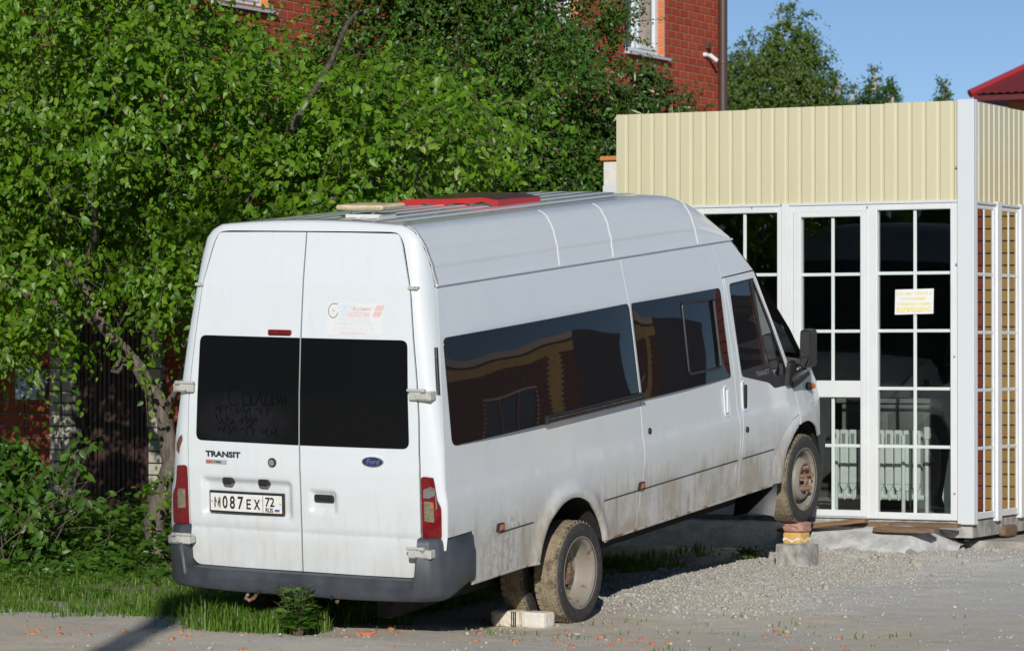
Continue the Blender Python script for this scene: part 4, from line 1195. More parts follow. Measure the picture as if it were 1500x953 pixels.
plank('orange tinted plank leaning up to its right end behind the front wheel', (.75, 6.36, .398), (.72, .14, .035), 3, -7, M['wood1'])
plank('short brown plank lying flat beside the white door post', (1.02, 6.55, .400), (.42, .13, .036), 2, -1, M['wood1'])
plank('weathered plank lying flat against the corner of the booth', (1.46, 6.60, .405), (.62, .13, .036), 1, 0, M['wood2'])
plank('thick dark plank hanging over the front of the cement heap', (1.42, 6.39, .372), (.50, .15, .045), -1, 0, M['wood2'])
spots = [(.55, 3.3, .05), (.72, 2.9, .045), (1.35, 3.55, .05), (1.0, 4.75, .04), (1.55, 6.15, .05), (1.75, 5.75, .04), (1.30, 5.25, .03), (1.95, 3.4, .035)]
places = ['pale stone lying on the gravel closest to the rear wheel', 'pale stone lying in the open just behind the rear wheel arch', 'broad pale stone lying alone on the open gravel right of the van', 'pale stone lying between the rear wheel and the concrete block', 'pale stone lying at the foot of the cement heap', 'pale stone lying on the dirt in front of the cement heap', 'small stone lying just right of the concrete block', 'stone lying farthest out on the grey road right of the van']
for i, (x, y, s) in enumerate(spots):
    V, F = STN[i % 6]
    me = raw_mesh('stone', V*s, F, M['gravel'], None, None)
    tag(link('stone', me, None, (x, y, gz(x, y)+s*.3), (0, 0, i*1.3)), places[i], 'stone', 'lone stones on the gravel')
bf = block('brick_fragment', 'broken orange and grey brick fragment lying on the road behind the van', 'brick fragment', (-.05, -.022, 0), (.05, .022, .035), M['brickbits'], 0, .004, .006); bf.location = (.47, -.05, gz(.47, -.05)-.005); bf.rotation_euler = (0, 0, R(25))
bf = block('grey_stone', 'flat grey stone lying at the edge of the grass', 'stone', (-.055, -.03, 0), (.055, .03, .04), M['gravel'], 0, .004, .008); bf.location = (-.87, .22, gz(-.87, .22)-.006); bf.rotation_euler = (0, 0, R(10))
for i, (x, y, lab) in enumerate(((-.70, .34, 'crumpled white paper scrap lying beside the flat grey stone'), (-.02, -.28, 'white chip of plaster lying on the road below the bumper'), (1.37, .95, 'pale blue scrap lying on the road right of the white brick'))):
    b = MB(); r_ = random.Random(i); b.grid([[(u, v, .012+.012*r_.random()) for u in (-.035, -.01, .02, .035)] for v in (-.015, .0, .016)])
    tag(b.build('litter_scrap', mat('scrap_paper', (.72, .72, .70) if i < 2 else (.52, .58, .62), .7), None, None, rel=False), lab, 'litter').location = (x, y, gz(x, y))

# ------------------------------------------------------------------ glazed booth
KX0, KX1, KY, KZ0, KZ1 = -1.224, 1.826, 6.77, .452, 3.672
KD = 3.35                                                        # depth of the booth
M['upvc'] = mat('white_window_plastic', (.72, .735, .725), .35, var=.03, scale=4)
M['muntin'] = mat('pale_glazing_bar', (.66, .72, .68), .4)
M['sheet'] = mat('cream_corrugated_sheet', (.62, .565, .375), .42, var=.04, scale=2, coat=.15, bump=.12, bscale=3)
def streaked_sheet():
    m, N, L, P = new_mat('cream_corrugated_sheet'); tc = N.new('ShaderNodeTexCoord'); v = tc.outputs['Object']
    n1 = noise(N, L, mapping(N, L, v, (16, 16, .7)), 2.0, 5, .6); n2 = noise(N, L, v, 1.1, 4)
    c = mixc(N, L, mth(N, L, 'MULTIPLY', ramp(N, L, n1, .52, .75), .30), (.63, .575, .38), (.50, .45, .30))
    c = mixc(N, L, mth(N, L, 'MULTIPLY', ramp(N, L, n2, .4, .7), .25), c, (.58, .545, .385))
    L.new(c, P.inputs['Base Color']); P.inputs['Roughness'].default_value = .42; P.inputs['Coat Weight'].default_value = .15
    bumpn(N, L, noise(N, L, v, 2.2, 2), P, .12, .03); return m
M['sheet'] = streaked_sheet()
M['trim'] = mat('white_metal_trim', (.645, .68, .69), .4)
booth = thing('glazed_booth', 'white framed glass booth with a cream corrugated fascia', 'booth', (KX1, KY, KZ0))
def bx(name, lo, hi, m, parent=booth, b=.004):
    q = MB(); q.box(lo, hi, 0, b); return q.build(name, m, parent, 30)
def corrug(u0, u1, pitch=.1155, depth=-.011):
    """profile of the fascia sheet: broad flats with narrow raised ribs"""
    out = []; u = u0
    while u < u1-1e-6:
        for du, d in ((0, 0), (.074, 0), (.086, depth), (.100, depth), (.112, 0)):
            if u+du <= u1: out.append((u+du, d))
        u += pitch
    out.append((u1, 0)); return out
def sheet(name, axis, u0, u1, z0, z1, base, sgn):
    pr = corrug(u0, u1); q = MB()
    P = (lambda u, d, z: (u, base-d*sgn, z)) if axis == 'x' else (lambda u, d, z: (base+d*sgn, u, z))
    q.grid([[P(u, d, z0) for u, d in pr], [P(u, d, z1) for u, d in pr]])
    q.grid([[P(u, d-.004, z1) for u, d in pr], [P(u, d, z1) for u, d in pr]])
    q.grid([[P(u, d-.005, z0) for u, d in pr], [P(u, d-.005, z1) for u, d in pr]])
    return q.build(name, M['sheet'], booth, 20)
sheet('fascia_sheet', 'x', KX0, -.050, 2.912, 3.664, KY, 1)
sheet('fascia_sheet', 'x', -.052, 1.105, 2.912, 3.671, KY-.0015, 1)
sheet('fascia_sheet', 'x', 1.103, 1.700, 2.912, 3.676, KY-.003, 1)
sheet('fascia_sheet', 'y', KY+.04, KY+1.20, 2.900, 3.668, KX1-.006, 1)
sheet('fascia_sheet', 'y', KY+1.198, KY+KD, 2.900, 3.668, KX1-.0045, 1)
sheet('fascia_sheet', 'y', KY+.02, KY+KD, 2.900, 3.668, KX0, -1)
bx('drip_trim', (KX0-.01, KY-.020, 2.893), (.222, KY+.010, 2.914), M['trim']); bx('drip_trim', (.262, KY-.020, 2.893), (1.700, KY+.010, 2.914), M['trim'])
bx('drip_trim', (KX1-.012, KY+.02, 2.884), (KX1+.016, KY+KD, 2.904), M['trim'])
b = MB(); b.box((1.703, KY-.028, .425), (1.840, KY+.014, 3.682), 0, .004); b.box((1.812, KY+.0145, .425), (1.8405, KY+.055, 3.681), 0, .003); b.build('corner_cover', M['trim'], booth)
bx('corner_cover', (-1.40, KY+.10, .45), (-1.215, KY+.16, 3.10), M['trim'])
M['screw'] = mat('weathered_screw', (.34, .31, .24), .5)
# front frames
def frame(name, x0, x1, z0, z1, t, y0, y1, m=M['upvc'], parent=booth):
    q = MB()
    t = t if isinstance(t, tuple) else (t, t, t, t)              # left, right, bottom, top
    q.box((x0, y0, z0), (x0+t[0], y1, z1), 0, .005); q.box((x1-t[1], y0, z0), (x1, y1, z1), 0, .005)
    q.box((x0+t[0], y0+.001, z0), (x1-t[1], y1-.001, z0+t[2]), 0, .005); q.box((x0+t[0], y0+.001, z1-t[3]), (x1-t[1], y1-.001, z1), 0, .005)
    return q.build(name, m, parent, 30)
def pane(x0, x1, z0, z1, y, parent): 
    q = MB(); q.box((x0, y, z0), (x1, y+.006, z1), 0); return q.build('pane', M['pane'], parent, None)
def muntins(xs, zs, x0, x1, z0, z1, y, parent):
    q = MB()
    for x in xs: q.box((x-.0125, y-.006, z0), (x+.0125, y+.012, z1), 0, .003); 
    for z in zs: q.box((x0, y-.005, z-.0125), (x1, y+.011, z+.0125), 0, .003)
    return q.build('glazing_bar', M['muntin'], parent, 30)
FY0, FY1 = KY-.012, KY+.058
for (x0, x1) in ((KX0, -.50), (-.50, .236)):
    fr_ = frame('window_frame', x0, x1, KZ0, 2.892, (.055, .042, .055, .048), FY0, FY1)
    pane(x0+.05, x1-.04, KZ0+.05, 2.85, KY+.022, fr_); muntins([(x0+x1)/2+.035], [2.356, 1.910, 1.463, 1.014], x0+.05, x1-.04, KZ0+.05, 2.85, KY+.022, fr_)
bx('mullion', (.236, KY-.022, KZ0-.01), (.298, KY+.062, 2.912), M['upvc'])
df = frame('door_frame', .298, .975, KZ0, 2.892, (.040, .030, .012, .050), FY0, FY1)
lf = frame('door_leaf', .338, .945, KZ0+.012, 2.842, (.062, .042, .050, .040), KY-.024, KY+.050)
bx('door_rail', (.400, KY-.022, 1.392), (.903, KY+.048, 1.522), M['upvc'])
pane(.398, .905, 1.52, 2.803, KY+.016, lf); muntins([.659], [2.352, 1.908], .40, .903, 1.522, 2.80, KY+.016, lf)
pane(.398, .905, .512, 1.393, KY+.017, lf); muntins([.659], [1.014], .40, .903, .512, 1.392, KY+.017, lf)
fr_ = frame('window_frame', .975, 1.703, KZ0, 2.892, (.064, .062, .052, .046), FY0, FY1)
pane(1.035, 1.643, .50, 2.85, KY+.022, fr_); muntins([1.341], [2.356, 1.910, 1.463, 1.014], 1.037, 1.641, .503, 2.848, KY+.022, fr_)
b = MB(); 
for x, z in ((1.70, 3.165), (1.675, 1.71), (1.675, .66), (1.70, 2.42), (.96, 2.87), (-.02, 2.89)): b.rev([(0, -.006), (.008, -.006), (.010, -.001)], (x, KY-.028 if x > 1.69 else (KY-.004 if z > 2.93 else KY-.014), z), 'y', 8)
o = b.build('screw_heads', M['screw'], booth); o['kind'] = 'stuff'
# right side frames
def side_frame(y0, y1):
    q = MB(); t = .045; X0, X1 = KX1-.065, KX1+.002
    q.box((X0, y0, .46), (X1, y0+t, 2.884), 0, .005); q.box((X0, y1-t, .46), (X1, y1, 2.884), 0, .005)
    q.box((X0+.001, y0+t, .46), (X1-.001, y1-t, .515), 0, .005); q.box((X0+.001, y0+t, 2.848), (X1-.001, y1-t, 2.884), 0, .005)
    fr_ = q.build('window_frame', M['upvc'], booth, 30)
    q = MB(); q.box((KX1-.014, y0+t-.01, .51), (KX1-.008, y1-t+.01, 2.85), 0); q.build('pane', M['coated'], fr_, None)
    q = MB(); ym = (y0+y1)/2
    q.box((KX1-.018, ym-.0125, .51), (KX1-.003, ym+.0125, 2.85), 0, .003)
    for z in (2.345, 1.897, 1.453, 1.005): q.box((KX1-.017, y0+t, z-.0125), (KX1-.004, y1-t, z+.0125), 0, .003)
    q.build('glazing_bar', M['muntin'], fr_, 30)
ys = [KY+.02, KY+.590, KY+1.140, KY+1.690, KY+2.240, KY+2.790, KY+KD]
for i in range(len(ys)-1): 
    side_frame(ys[i]+.0, ys[i+1]-.098 if i < len(ys)-2 else ys[i+1])
    if i < len(ys)-2: bx('mullion', (KX1-.04, ys[i+1]-.098, .43), (KX1+.020, ys[i+1], 2.915), M['upvc'])
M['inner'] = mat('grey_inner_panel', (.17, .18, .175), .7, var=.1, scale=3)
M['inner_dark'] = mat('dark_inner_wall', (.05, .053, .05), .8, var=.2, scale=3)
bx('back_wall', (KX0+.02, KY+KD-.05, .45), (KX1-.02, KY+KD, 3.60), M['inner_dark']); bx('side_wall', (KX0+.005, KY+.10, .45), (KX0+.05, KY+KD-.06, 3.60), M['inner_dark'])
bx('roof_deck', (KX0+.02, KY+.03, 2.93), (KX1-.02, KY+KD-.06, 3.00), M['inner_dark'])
bx('floor_slab', (KX0+.0, KY+.02, .32), (KX1-.02, KY+KD-.02, .449), M['concrete'])
# low panelled counter inside
q = MB(); cy = KY+1.55
q.box((.10, cy, .45), (1.22, cy+.45, 1.32), 0, .008); q.box((.06, cy-.03, 1.32), (1.26, cy+.48, 1.36), 0, .006)
for x0 in (.16, .52, .88): q.box((x0, cy-.012, .56), (x0+.30, cy+.01, 1.24), 1, .006)
q.build('counter', [M['inner'], mat('counter_panel', (.12, .125, .12), .6)], booth)
# cement heap that the booth stands on and dark gap below its right wall
def plinth():
    xs_ = np.arange(-2.6, 1.72, .035); rows = []
    prof_ = [(-.62, -.16), (-.56, .02), (-.46, .10), (-.40, .165), (-.335, .20), (-.26, .222), (-.10, .226), (.10, .222)]
    for (dy, dz) in prof_:
        r = []
        for x in xs_:
            e = sst(1.70, 1.45, x); n = float(vnoise(x, dy*2, .3, 8))-.5; n2 = float(vnoise(x, dy*3, .07, 2))-.5
            r.append((x, KY+.22+(dy-.22)*(.35+.65*e)+n*.05+n2*.02, .19+dz*(.55+.45*e) + n*.018+n2*.014 - (1-e)*.05))
        rows.append(r)
    q = MB(); q.grid(rows); return q
M['cement'] = mat('rough_cement', (.47, .465, .445), .95, var=.22, scale=9, bump=1.0, bscale=45)
tag(plinth().build('cement_foundation', M['cement'], None, 60, rel=False), kind='structure')
bx('gap_shade_strip', (KX1-.10, KY+.06, .29), (KX1-.06, KY+KD, .44), M['under'])  # dark strip standing in for the shaded gap below the right wall
q = MB(); q.box((1.55, 7.05, .05), (2.25, 12, .285), 0, .02); tag(q.build('footing', mat('stained_concrete', (.40, .375, .32), .95, var=.3, scale=8, bump=.8), None, rel=False), kind='structure')
q = MB(); q.box((1.75, 6.80, .0), (3.6, 12.0, .205), 0, .02); tag(q.build('paved_strip', mat('grey_slab', (.38, .38, .37), .95, var=.15, scale=5, bump=.5), None, rel=False), kind='structure')
wb = block('wood_block', 'brown timber block pushed under the right wall of the booth', 'timber block', (1.77, 7.45, .295), (1.84, 7.75, .385), M['wood2'], 0, .001, .004)

# notice stuck on the glass
nt = thing('paper_notice', 'white paper notice with yellow lettering stuck on the booth window', 'notice', (1.338, KY+.010, 2.04))
q = MB(); fz = lambda x, z, o=0.0: (x, KY+.0085-o + .003*math.sin(x*9), z)
q.grid([[fz(x + (z-2.04)*.02, z+(x-1.33)*.02) for x in np.linspace(1.180, 1.495, 8)] for z in np.linspace(2.038, 2.232, 5)]); q.build('paper', mat('paper', (.78, .78, .79), .6), nt, None)
q = MB()
for s_, zz, sz, bo in (('Курение табака и', 2.190, .0345, .0006), ('пользование', 2.150, .0345, .0006), ('открытым огнём', 2.108, .0345, .0008), ('ЗАПРЕЩЕНО', 2.058, .046, .0018)):
    text_on(q, s_, sz, 1.338, zz, fz, .0015, 0, bo, 1.0, 0, 'CENTER', R(1))
q.build('lettering', mat('yellow_print', (.80, .68, .16), .6), nt, None)
# radiator, pipes and board behind the glass
M['rad'] = mat('radiator_enamel', (.66, .70, .67), .35, var=.04)
rad = thing('radiator', 'white sectional radiator standing behind the glass of the booth', 'radiator', (.85, 7.22, .50))
for k in range(10):
    x = .475 + .0765*k; q = MB()
    q.box((x+.004, 7.175, .70), (x+.070, 7.200, 1.13), 0, .008); q.box((x+.012, 7.20, .60), (x+.062, 7.265, 1.125), 0, .006)
    q.box((x+.022, 7.170, 1.02), (x+.052, 7.178, 1.10), 1, .004)
    q.prism([(x+.004, .70), (x+.070, .70), (x+.050, .655), (x+.024, .655)], 7.178, 7.198, 'y')
    q.box((x+.030, 7.185, .575), (x+.044, 7.21, .66), 0, .003)
    q.build('section', [M['rad'], mat('rad_shadow', (.25, .27, .26), .5)], rad, 30)
q = MB(); q.tube([(.46, 7.225, .60), (1.27, 7.225, .60)], .022, 10); q.tube([(.46, 7.225, 1.09), (1.30, 7.225, 1.09)], .020, 10); q.build('header', M['rad'], rad)
q = MB()
for x, z1 in ((.535, 1.06), (1.105, 1.09), (1.30, 1.15)): q.tube([(x, 7.15, .45), (x, 7.15, z1)], .016, 10)
q.tube([(1.30, 7.15, 1.09), (1.24, 7.20, 1.09)], .018, 8); q.box((1.28, 7.13, 1.06), (1.325, 7.17, 1.16), 0, .008)
q.build('pipe', M['rad'], rad, 40)
bd = block('white_board', 'pale board leaning in the corner behind the booth window', 'board', (-.13, -.01, 0), (.13, .01, .80), mat('board_white', (.60, .64, .61), .6), 0, 0, .002)
bd.location = (1.50, 7.25, .455); bd.rotation_euler = (R(-6), R(7), 0)

# ------------------------------------------------------------------ brick house behind the trees
M['brick'] = brick_mat('red_facing_brick', (.35, .064, .032), (.43, .090, .044), (.25, .045, .028))
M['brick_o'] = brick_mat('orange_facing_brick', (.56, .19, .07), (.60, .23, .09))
M['mortar'] = mat('grey_mortar', (.42, .33, .29), .95, var=.15, scale=30)
HX = -7.7
house = thing('brick_house', 'red brick house with white windows rising behind the green trees', 'house', (HX, 23.1, 0))
HY0, HY1, HZ = 5.9, 23.1, 9.5
wins = [(10.62, 11.72, 5.30, 7.2), (17.72, 18.80, 5.74, 7.6), (20.12, 21.28, 5.56, 7.5)]
def wall_with_holes():
    q = MB(); ys = sorted({HY0, HY1, *[w[0] for w in wins], *[w[1] for w in wins]})
    zs = sorted({0.0, HZ, *[w[2] for w in wins], *[w[3] for w in wins]})
    for i in range(len(ys)-1):
        for j in range(len(zs)-1):
            cy, cz = (ys[i]+ys[i+1])/2, (zs[j]+zs[j+1])/2
            if any(w[0] < cy < w[1] and w[2] < cz < w[3] for w in wins): continue
            q.add([(HX, ys[i], zs[j]), (HX, ys[i+1], zs[j]), (HX, ys[i+1], zs[j+1]), (HX, ys[i], zs[j+1])], [(0, 1, 2, 3)])
    for y0, y1, z0, z1 in wins:                                  # reveals
        q.add([(HX, y0, z0), (HX-.16, y0, z0), (HX-.16, y0, z1), (HX, y0, z1)], [(0, 1, 2, 3)])
        q.add([(HX, y1, z0), (HX-.16, y1, z0), (HX-.16, y1, z1), (HX, y1, z1)], [(0, 3, 2, 1)], 1)
        q.add([(HX, y0, z1), (HX, y1, z1), (HX-.16, y1, z1), (HX-.16, y0, z1)], [(0, 1, 2, 3)])
        q.add([(HX, y0, z0), (HX, y1, z0), (HX-.16, y1, z0), (HX-.16, y0, z0)], [(0, 1, 2, 3)])
    q.add([(HX, HY1, 0), (HX-9, HY1, 0), (HX-9, HY1, HZ), (HX, HY1, HZ)], [(0, 1, 2, 3)])
    q.add([(HX, HY0, 0), (HX-9, HY0, 0), (HX-9, HY0, HZ), (HX, HY0, HZ)], [(0, 1, 2, 3)])
    return q.build('wall', [M['mortar'], M['mortar']], house, None)
wall_with_holes()
q = MB(); q.add([(HX+.5, HY0-.5, HZ), (HX+.5, HY1+.5, HZ), (HX-4.5, HY1-4, HZ+3.2), (HX-4.5, HY0+4, HZ+3.2)], [(0, 1, 2, 3)]); q.add([(HX-9.5, HY0-.5, HZ), (HX-9.5, HY1+.5, HZ), (HX-4.5, HY1-4, HZ+3.2), (HX-4.5, HY0+4, HZ+3.2)], [(0, 3, 2, 1)])
q.add([(HX+.5, HY1+.5, HZ), (HX-9.5, HY1+.5, HZ), (HX-4.5, HY1-4, HZ+3.2)], [(0, 1, 2)]); q.add([(HX+.5, HY0-.5, HZ), (HX-9.5, HY0-.5, HZ), (HX-4.5, HY0+4, HZ+3.2)], [(0, 2, 1)])
q.add([(HX+.5, HY0-.5, HZ-.02), (HX+.5, HY1+.5, HZ-.02), (HX-9.5, HY1+.5, HZ-.02), (HX-9.5, HY0-.5, HZ-.02)], [(0, 3, 2, 1)])
M['roof_metal'] = mat('dark_red_roof_metal', (.13, .022, .024), .45)
q.build('roof', M['roof_metal'], house, None)
# bricks: the ones that show largest are objects of their own, the rest of the facing is one part
BL, BH = .258, .1005
def brick_mesh(name, L_, H_, D_, m, b=.004):
    q = MB(); q.box((-D_, -L_/2, -H_/2), (.010, L_/2, H_/2), 0, b); return raw_mesh(name, q.v, q.f, m, None, 25)
bm_full = brick_mesh('brick', BL-.011, BH-.012, .03, M['brick']); bm_half = brick_mesh('brick', BL/2-.011, BH-.012, .03, M['brick'])
rest = MB(); cand = []
for r_i, z in enumerate(np.arange(2.60, 7.0, BH)):
    y = 7.2 + (r_i % 2)*BL/2 - (HY1-7.2) % (BL/2)
    while y < HY1-.01:
        y0, y1 = y, min(y+BL, HY1); zc = z+BH/2; y += BL
        segs = [(y0, y1)]
        for wy0, wy1, wz0, wz1 in wins:
            if wz0-.02 < zc < wz1:
                nxt = []
                for a, c in segs:
                    if c <= wy0 or a >= wy1: nxt.append((a, c))
                    else:
                        if a < wy0-.03: nxt.append((a, wy0))
                        if c > wy1+.03: nxt.append((wy1, c))
                segs = nxt
        for a, c in segs:
            if c-a < .04: continue
            cand.append((a, c, zc))
def vis_score(a, c, z):
    y = (a+c)/2
    if 9.4 < y < 13.2 and 4.7 < z < 5.6: return 3 - abs(y-11)*.1
    if y > 18.6 and z > 4.75 and z < 6.62: return 2 - (y-18.6)*.02
    if 17.0 < y <= 18.6 and 4.0 < z < 6.0: return .5
    return 0
order = sorted(range(len(cand)), key=lambda i: -vis_score(*cand[i]))
single = set(order[:300])
for i, (a, c, z) in enumerate(cand):
    L_ = c-a
    if i in single and (abs(L_-BL) < .003 or abs(L_-BL/2) < .003):
        link('brick', bm_full if L_ > .2 else bm_half, house, (0, (a+c)/2-HY1, z))
    else: rest.box((HX-.03, a+.0055, z-BH/2+.006), (HX+.010, c-.0055, z+BH/2-.006), 0, .004)
o = rest.build('brick_facing', M['brick'], house, 25); o['kind'] = 'stuff'
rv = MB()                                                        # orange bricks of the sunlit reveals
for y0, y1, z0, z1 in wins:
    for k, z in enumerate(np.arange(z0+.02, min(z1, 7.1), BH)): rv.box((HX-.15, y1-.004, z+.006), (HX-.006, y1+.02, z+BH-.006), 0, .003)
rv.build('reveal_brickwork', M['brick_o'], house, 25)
M['win_white'] = mat('house_window_white', (.72, .74, .75), .4)
M['house_glass'] = mat('house_window_glass', (.05, .07, .10), .03)
M['curtain'] = mat('pale_curtain', (.50, .40, .33), .9, var=.25, scale=6)
for y0, y1, z0, z1 in wins:
    q = MB(); X0, X1 = HX-.15, HX-.09
    def br(a, c, d, e, k=0): q.box((X0+k, a, d), (X1+k, c, e), 0, .006)
    br(y0, y0+.06, z0, z1); br(y1-.06, y1, z0, z1); br(y0+.06, y1-.06, z0, z0+.06); br(y0+.06, y1-.06, z1-.06, z1)
    ym = y0+(y1-y0)*.42; br(ym-.05, ym+.05, z0+.06, z1-.06)
    br(ym+.05, ym+.10, z0+.06, z1-.06, .012); br(y1-.115, y1-.06, z0+.06, z1-.06, .012); br(ym+.10, y1-.115, z0+.06, z0+.115, .012)
    w_ = q.build('window', M['win_white'], house, 30)
    q = MB(); q.box((HX-.135, y0+.05, z0+.05), (HX-.125, y1-.05, z1-.05)); q.build('pane', M['house_glass'], w_, None)
    q = MB(); q.grid([[(HX-.122+.0, y, z) for y in np.linspace(ym+.16, y1-.16, 5)] for z in (z0+.12, z1-.1)]); q.build('curtain', M['curtain'], w_, None)
    q = MB(); q.prism([(HX-.15, z0+.012), (HX+.085, z0-.028), (HX+.085, z0-.060), (HX-.15, z0-.03)], y0-.02, y1+.06, 'y'); q.build('window_sill', mat('sill_metal', (.50, .53, .56), .4), house, None)
q = MB(); q.tube([(HX+.10, 22.90, 0), (HX+.10, 22.90, HZ)], .062, 14)
for z in (2.0, 4.0, 5.6, 7.6): q.rev([(.066, -.02), (.068, 0), (.066, .02)], (HX+.10, 22.90, z), 'z', 14)
q.build('downpipe', mat('brown_downpipe', (.075, .045, .035), .45), house, 40)
q = MB(); q.box((HX+.0, 22.52, 5.76), (HX+.06, 22.62, 5.85), 1, .008); q.tube([(HX+.0, 22.49, 5.68), (HX+.05, 22.50, 5.68)], .030, 12, 0); q.tube([(HX+.05, 22.50, 5.68), (HX+.08, 22.54, 5.66)], .018, 8, 0)
q.tube([(HX+.07, 22.53, 5.68), (HX+.15, 22.60, 5.60)], .030, 12, 0); q.tube([(HX+.149, 22.599, 5.601), (HX+.154, 22.603, 5.597)], .021, 10, 2)
q.build('security_camera', [mat('camera_white', (.74, .74, .72), .4), mat('junction_box', (.10, .045, .035), .6), M['ink']], house, 40)

# ------------------------------------------------------------------ brick fence and brown gate in the shade of the trees
FYY = 5.6
fence = thing('brick_fence', 'red and grey brick fence standing in shade behind the leaning tree', 'fence', (-5.74, FYY, 0))
M['fbrick_r'] = brick_mat('fence_red_brick', (.25, .055, .03), (.30, .08, .045)); M['fbrick_g'] = brick_mat('fence_grey_brick', (.42, .39, .32), (.50, .46, .37))
def fb(name, L_, m, d): q = MB(); q.box((-L_/2, -d, -.044), (L_/2, .05, .044), 0, .004); return raw_mesh(name, q.v, q.f, m, None, 25)
meshes = {}
q = MB(); q.box((-7.4, FYY+.012, 0), (-5.745, FYY+.20, 2.35)); q.box((-4.975, FYY+.012, 0), (-3.2, FYY+.20, 2.35)); q.build('core', mat('fence_mortar', (.20, .19, .17), .95), fence, None)
segs = [(-7.25, -6.26, 'r', .25), (-6.255, -5.99, 'r', .26), (-5.985, -5.862, 'g', .123), (-5.857, -5.745, 'g', .112), (-4.975, -4.838, 'g', .137), (-4.833, -4.60, 'r', .233), (-4.595, -3.95, 'r', .21)]
for r_i, z in enumerate(np.arange(.18, 2.35, .0985)):
    for (a, c, k, bl) in segs:
        n = max(1, round((c-a)/bl)); w_ = (c-a)/n
        for i in range(n):
            key = (k, round(w_, 3)); proud = .035 if k == 'g' else .0
            if key not in meshes: meshes[key] = fb('brick', w_-.010, M['fbrick_'+k], proud)
            link('brick', meshes[key], fence, (a+w_*(i+.5)+5.74, .0, z))
gate = thing('metal_gate', 'dark brown corrugated metal gate between the brick fence pillars', 'gate', (-5.36, FYY, 0))
M['gate'] = mat('dark_brown_metal', (.055, .028, .022), .5)
for k in range(4):
    x0 = -5.735+.1895*k; q = MB()
    pr = []
    u = x0
    while u < x0+.188: pr += [(u, 0), (u+.022, 0), (u+.027, .012), (u+.042, .012), (u+.047, 0)]; u += .047
    pr = [(min(p, x0+.188), d) for p, d in pr]
    q.grid([[(p, FYY+.06-d, .16) for p, d in pr], [(p, FYY+.06-d, 2.28) for p, d in pr]]); q.build('gate_sheet', M['gate'], gate, 20)
q = MB(); q.box((-5.74, FYY+.065, .14), (-4.98, FYY+.10, .20)); q.box((-5.74, FYY+.065, 2.2), (-4.98, FYY+.10, 2.27)); q.box((-5.70, FYY+.03, 1.10), (-5.66, FYY+.07, 1.24)); q.build('gate_frame', M['gate'], gate, None)
mb_ = thing('meter_box', 'pale blue grey meter box mounted on the brick fence', 'meter box', (-6.15, FYY-.10, 1.34))
q = MB(); q.box((-6.28, FYY-.12, 1.34), (-6.03, FYY+.008, 1.60), 0, .008); q.build('body', mat('meter_box_paint', (.34, .40, .45), .5), mb_); q = MB(); q.box((-6.265, FYY-.128, 1.355), (-6.045, FYY-.119, 1.585), 0, .003); q.build('door', mat('meter_box_door', (.38, .44, .49), .45), mb_)
wp = thing('white_wall', 'short white wall with orange coping showing beside the booth', 'wall', (-2.3, 8.2, 0))
q = MB(); q.box((-2.06, 8.2, 0), (-1.30, 8.4, 3.385), 0, .01); q.build('body', mat('white_render', (.72, .69, .64), .9, var=.06), wp); q = MB(); q.box((-2.08, 8.17, 3.387), (-1.28, 8.43, 3.425), 0, .006); q.build('coping', mat('orange_coping', (.60, .22, .06), .7), wp)

# ------------------------------------------------------------------ leaves and trees
LEAF_A = (np.array([(0, 0, 0), (.26, .27, .06), (.26, -.27, .06), (.64, .23, .03), (.64, -.23, .03), (1, 0, -.12), (.30, 0, -.01), (.66, 0, -.04)], float),
          [(0, 6, 1), (0, 2, 6), (1, 6, 7), (1, 7, 3), (6, 2, 4), (6, 4, 7), (3, 7, 5), (7, 4, 5)])
LEAF_B = (np.array([(0, 0, 0), (.42, .27, .07), (.42, -.27, .07), (1, 0, -.08), (.45, 0, -.02)], float), [(0, 4, 1), (0, 2, 4), (1, 4, 3), (4, 2, 3)])
def frames(D, Nn):
    D = D/np.linalg.norm(D, axis=1, keepdims=True)
    S = np.cross(Nn, D); S /= np.linalg.norm(S, axis=1, keepdims=True)+1e-9
    return D, S, np.cross(D, S)
def leaves_mesh(name, P, D, Nn, size, tmpl, m):
    T, F = tmpl; D, S, U = frames(D, Nn)
    V = P[:, None, :] + size[:, None, None]*(T[None, :, 0:1]*D[:, None, :]+T[None, :, 1:2]*S[:, None, :]+T[None, :, 2:3]*U[:, None, :])
    k = len(T); FF = (np.arange(len(P))[:, None, None]*k+np.array(F)[None]).reshape(-1, 3)
    me = fast_mesh(name, V.reshape(-1, 3), FF, m)
    me.polygons.foreach_set('use_smooth', np.ones(len(me.polygons), dtype=bool))
    return me
CAM = np.array(camera.location)
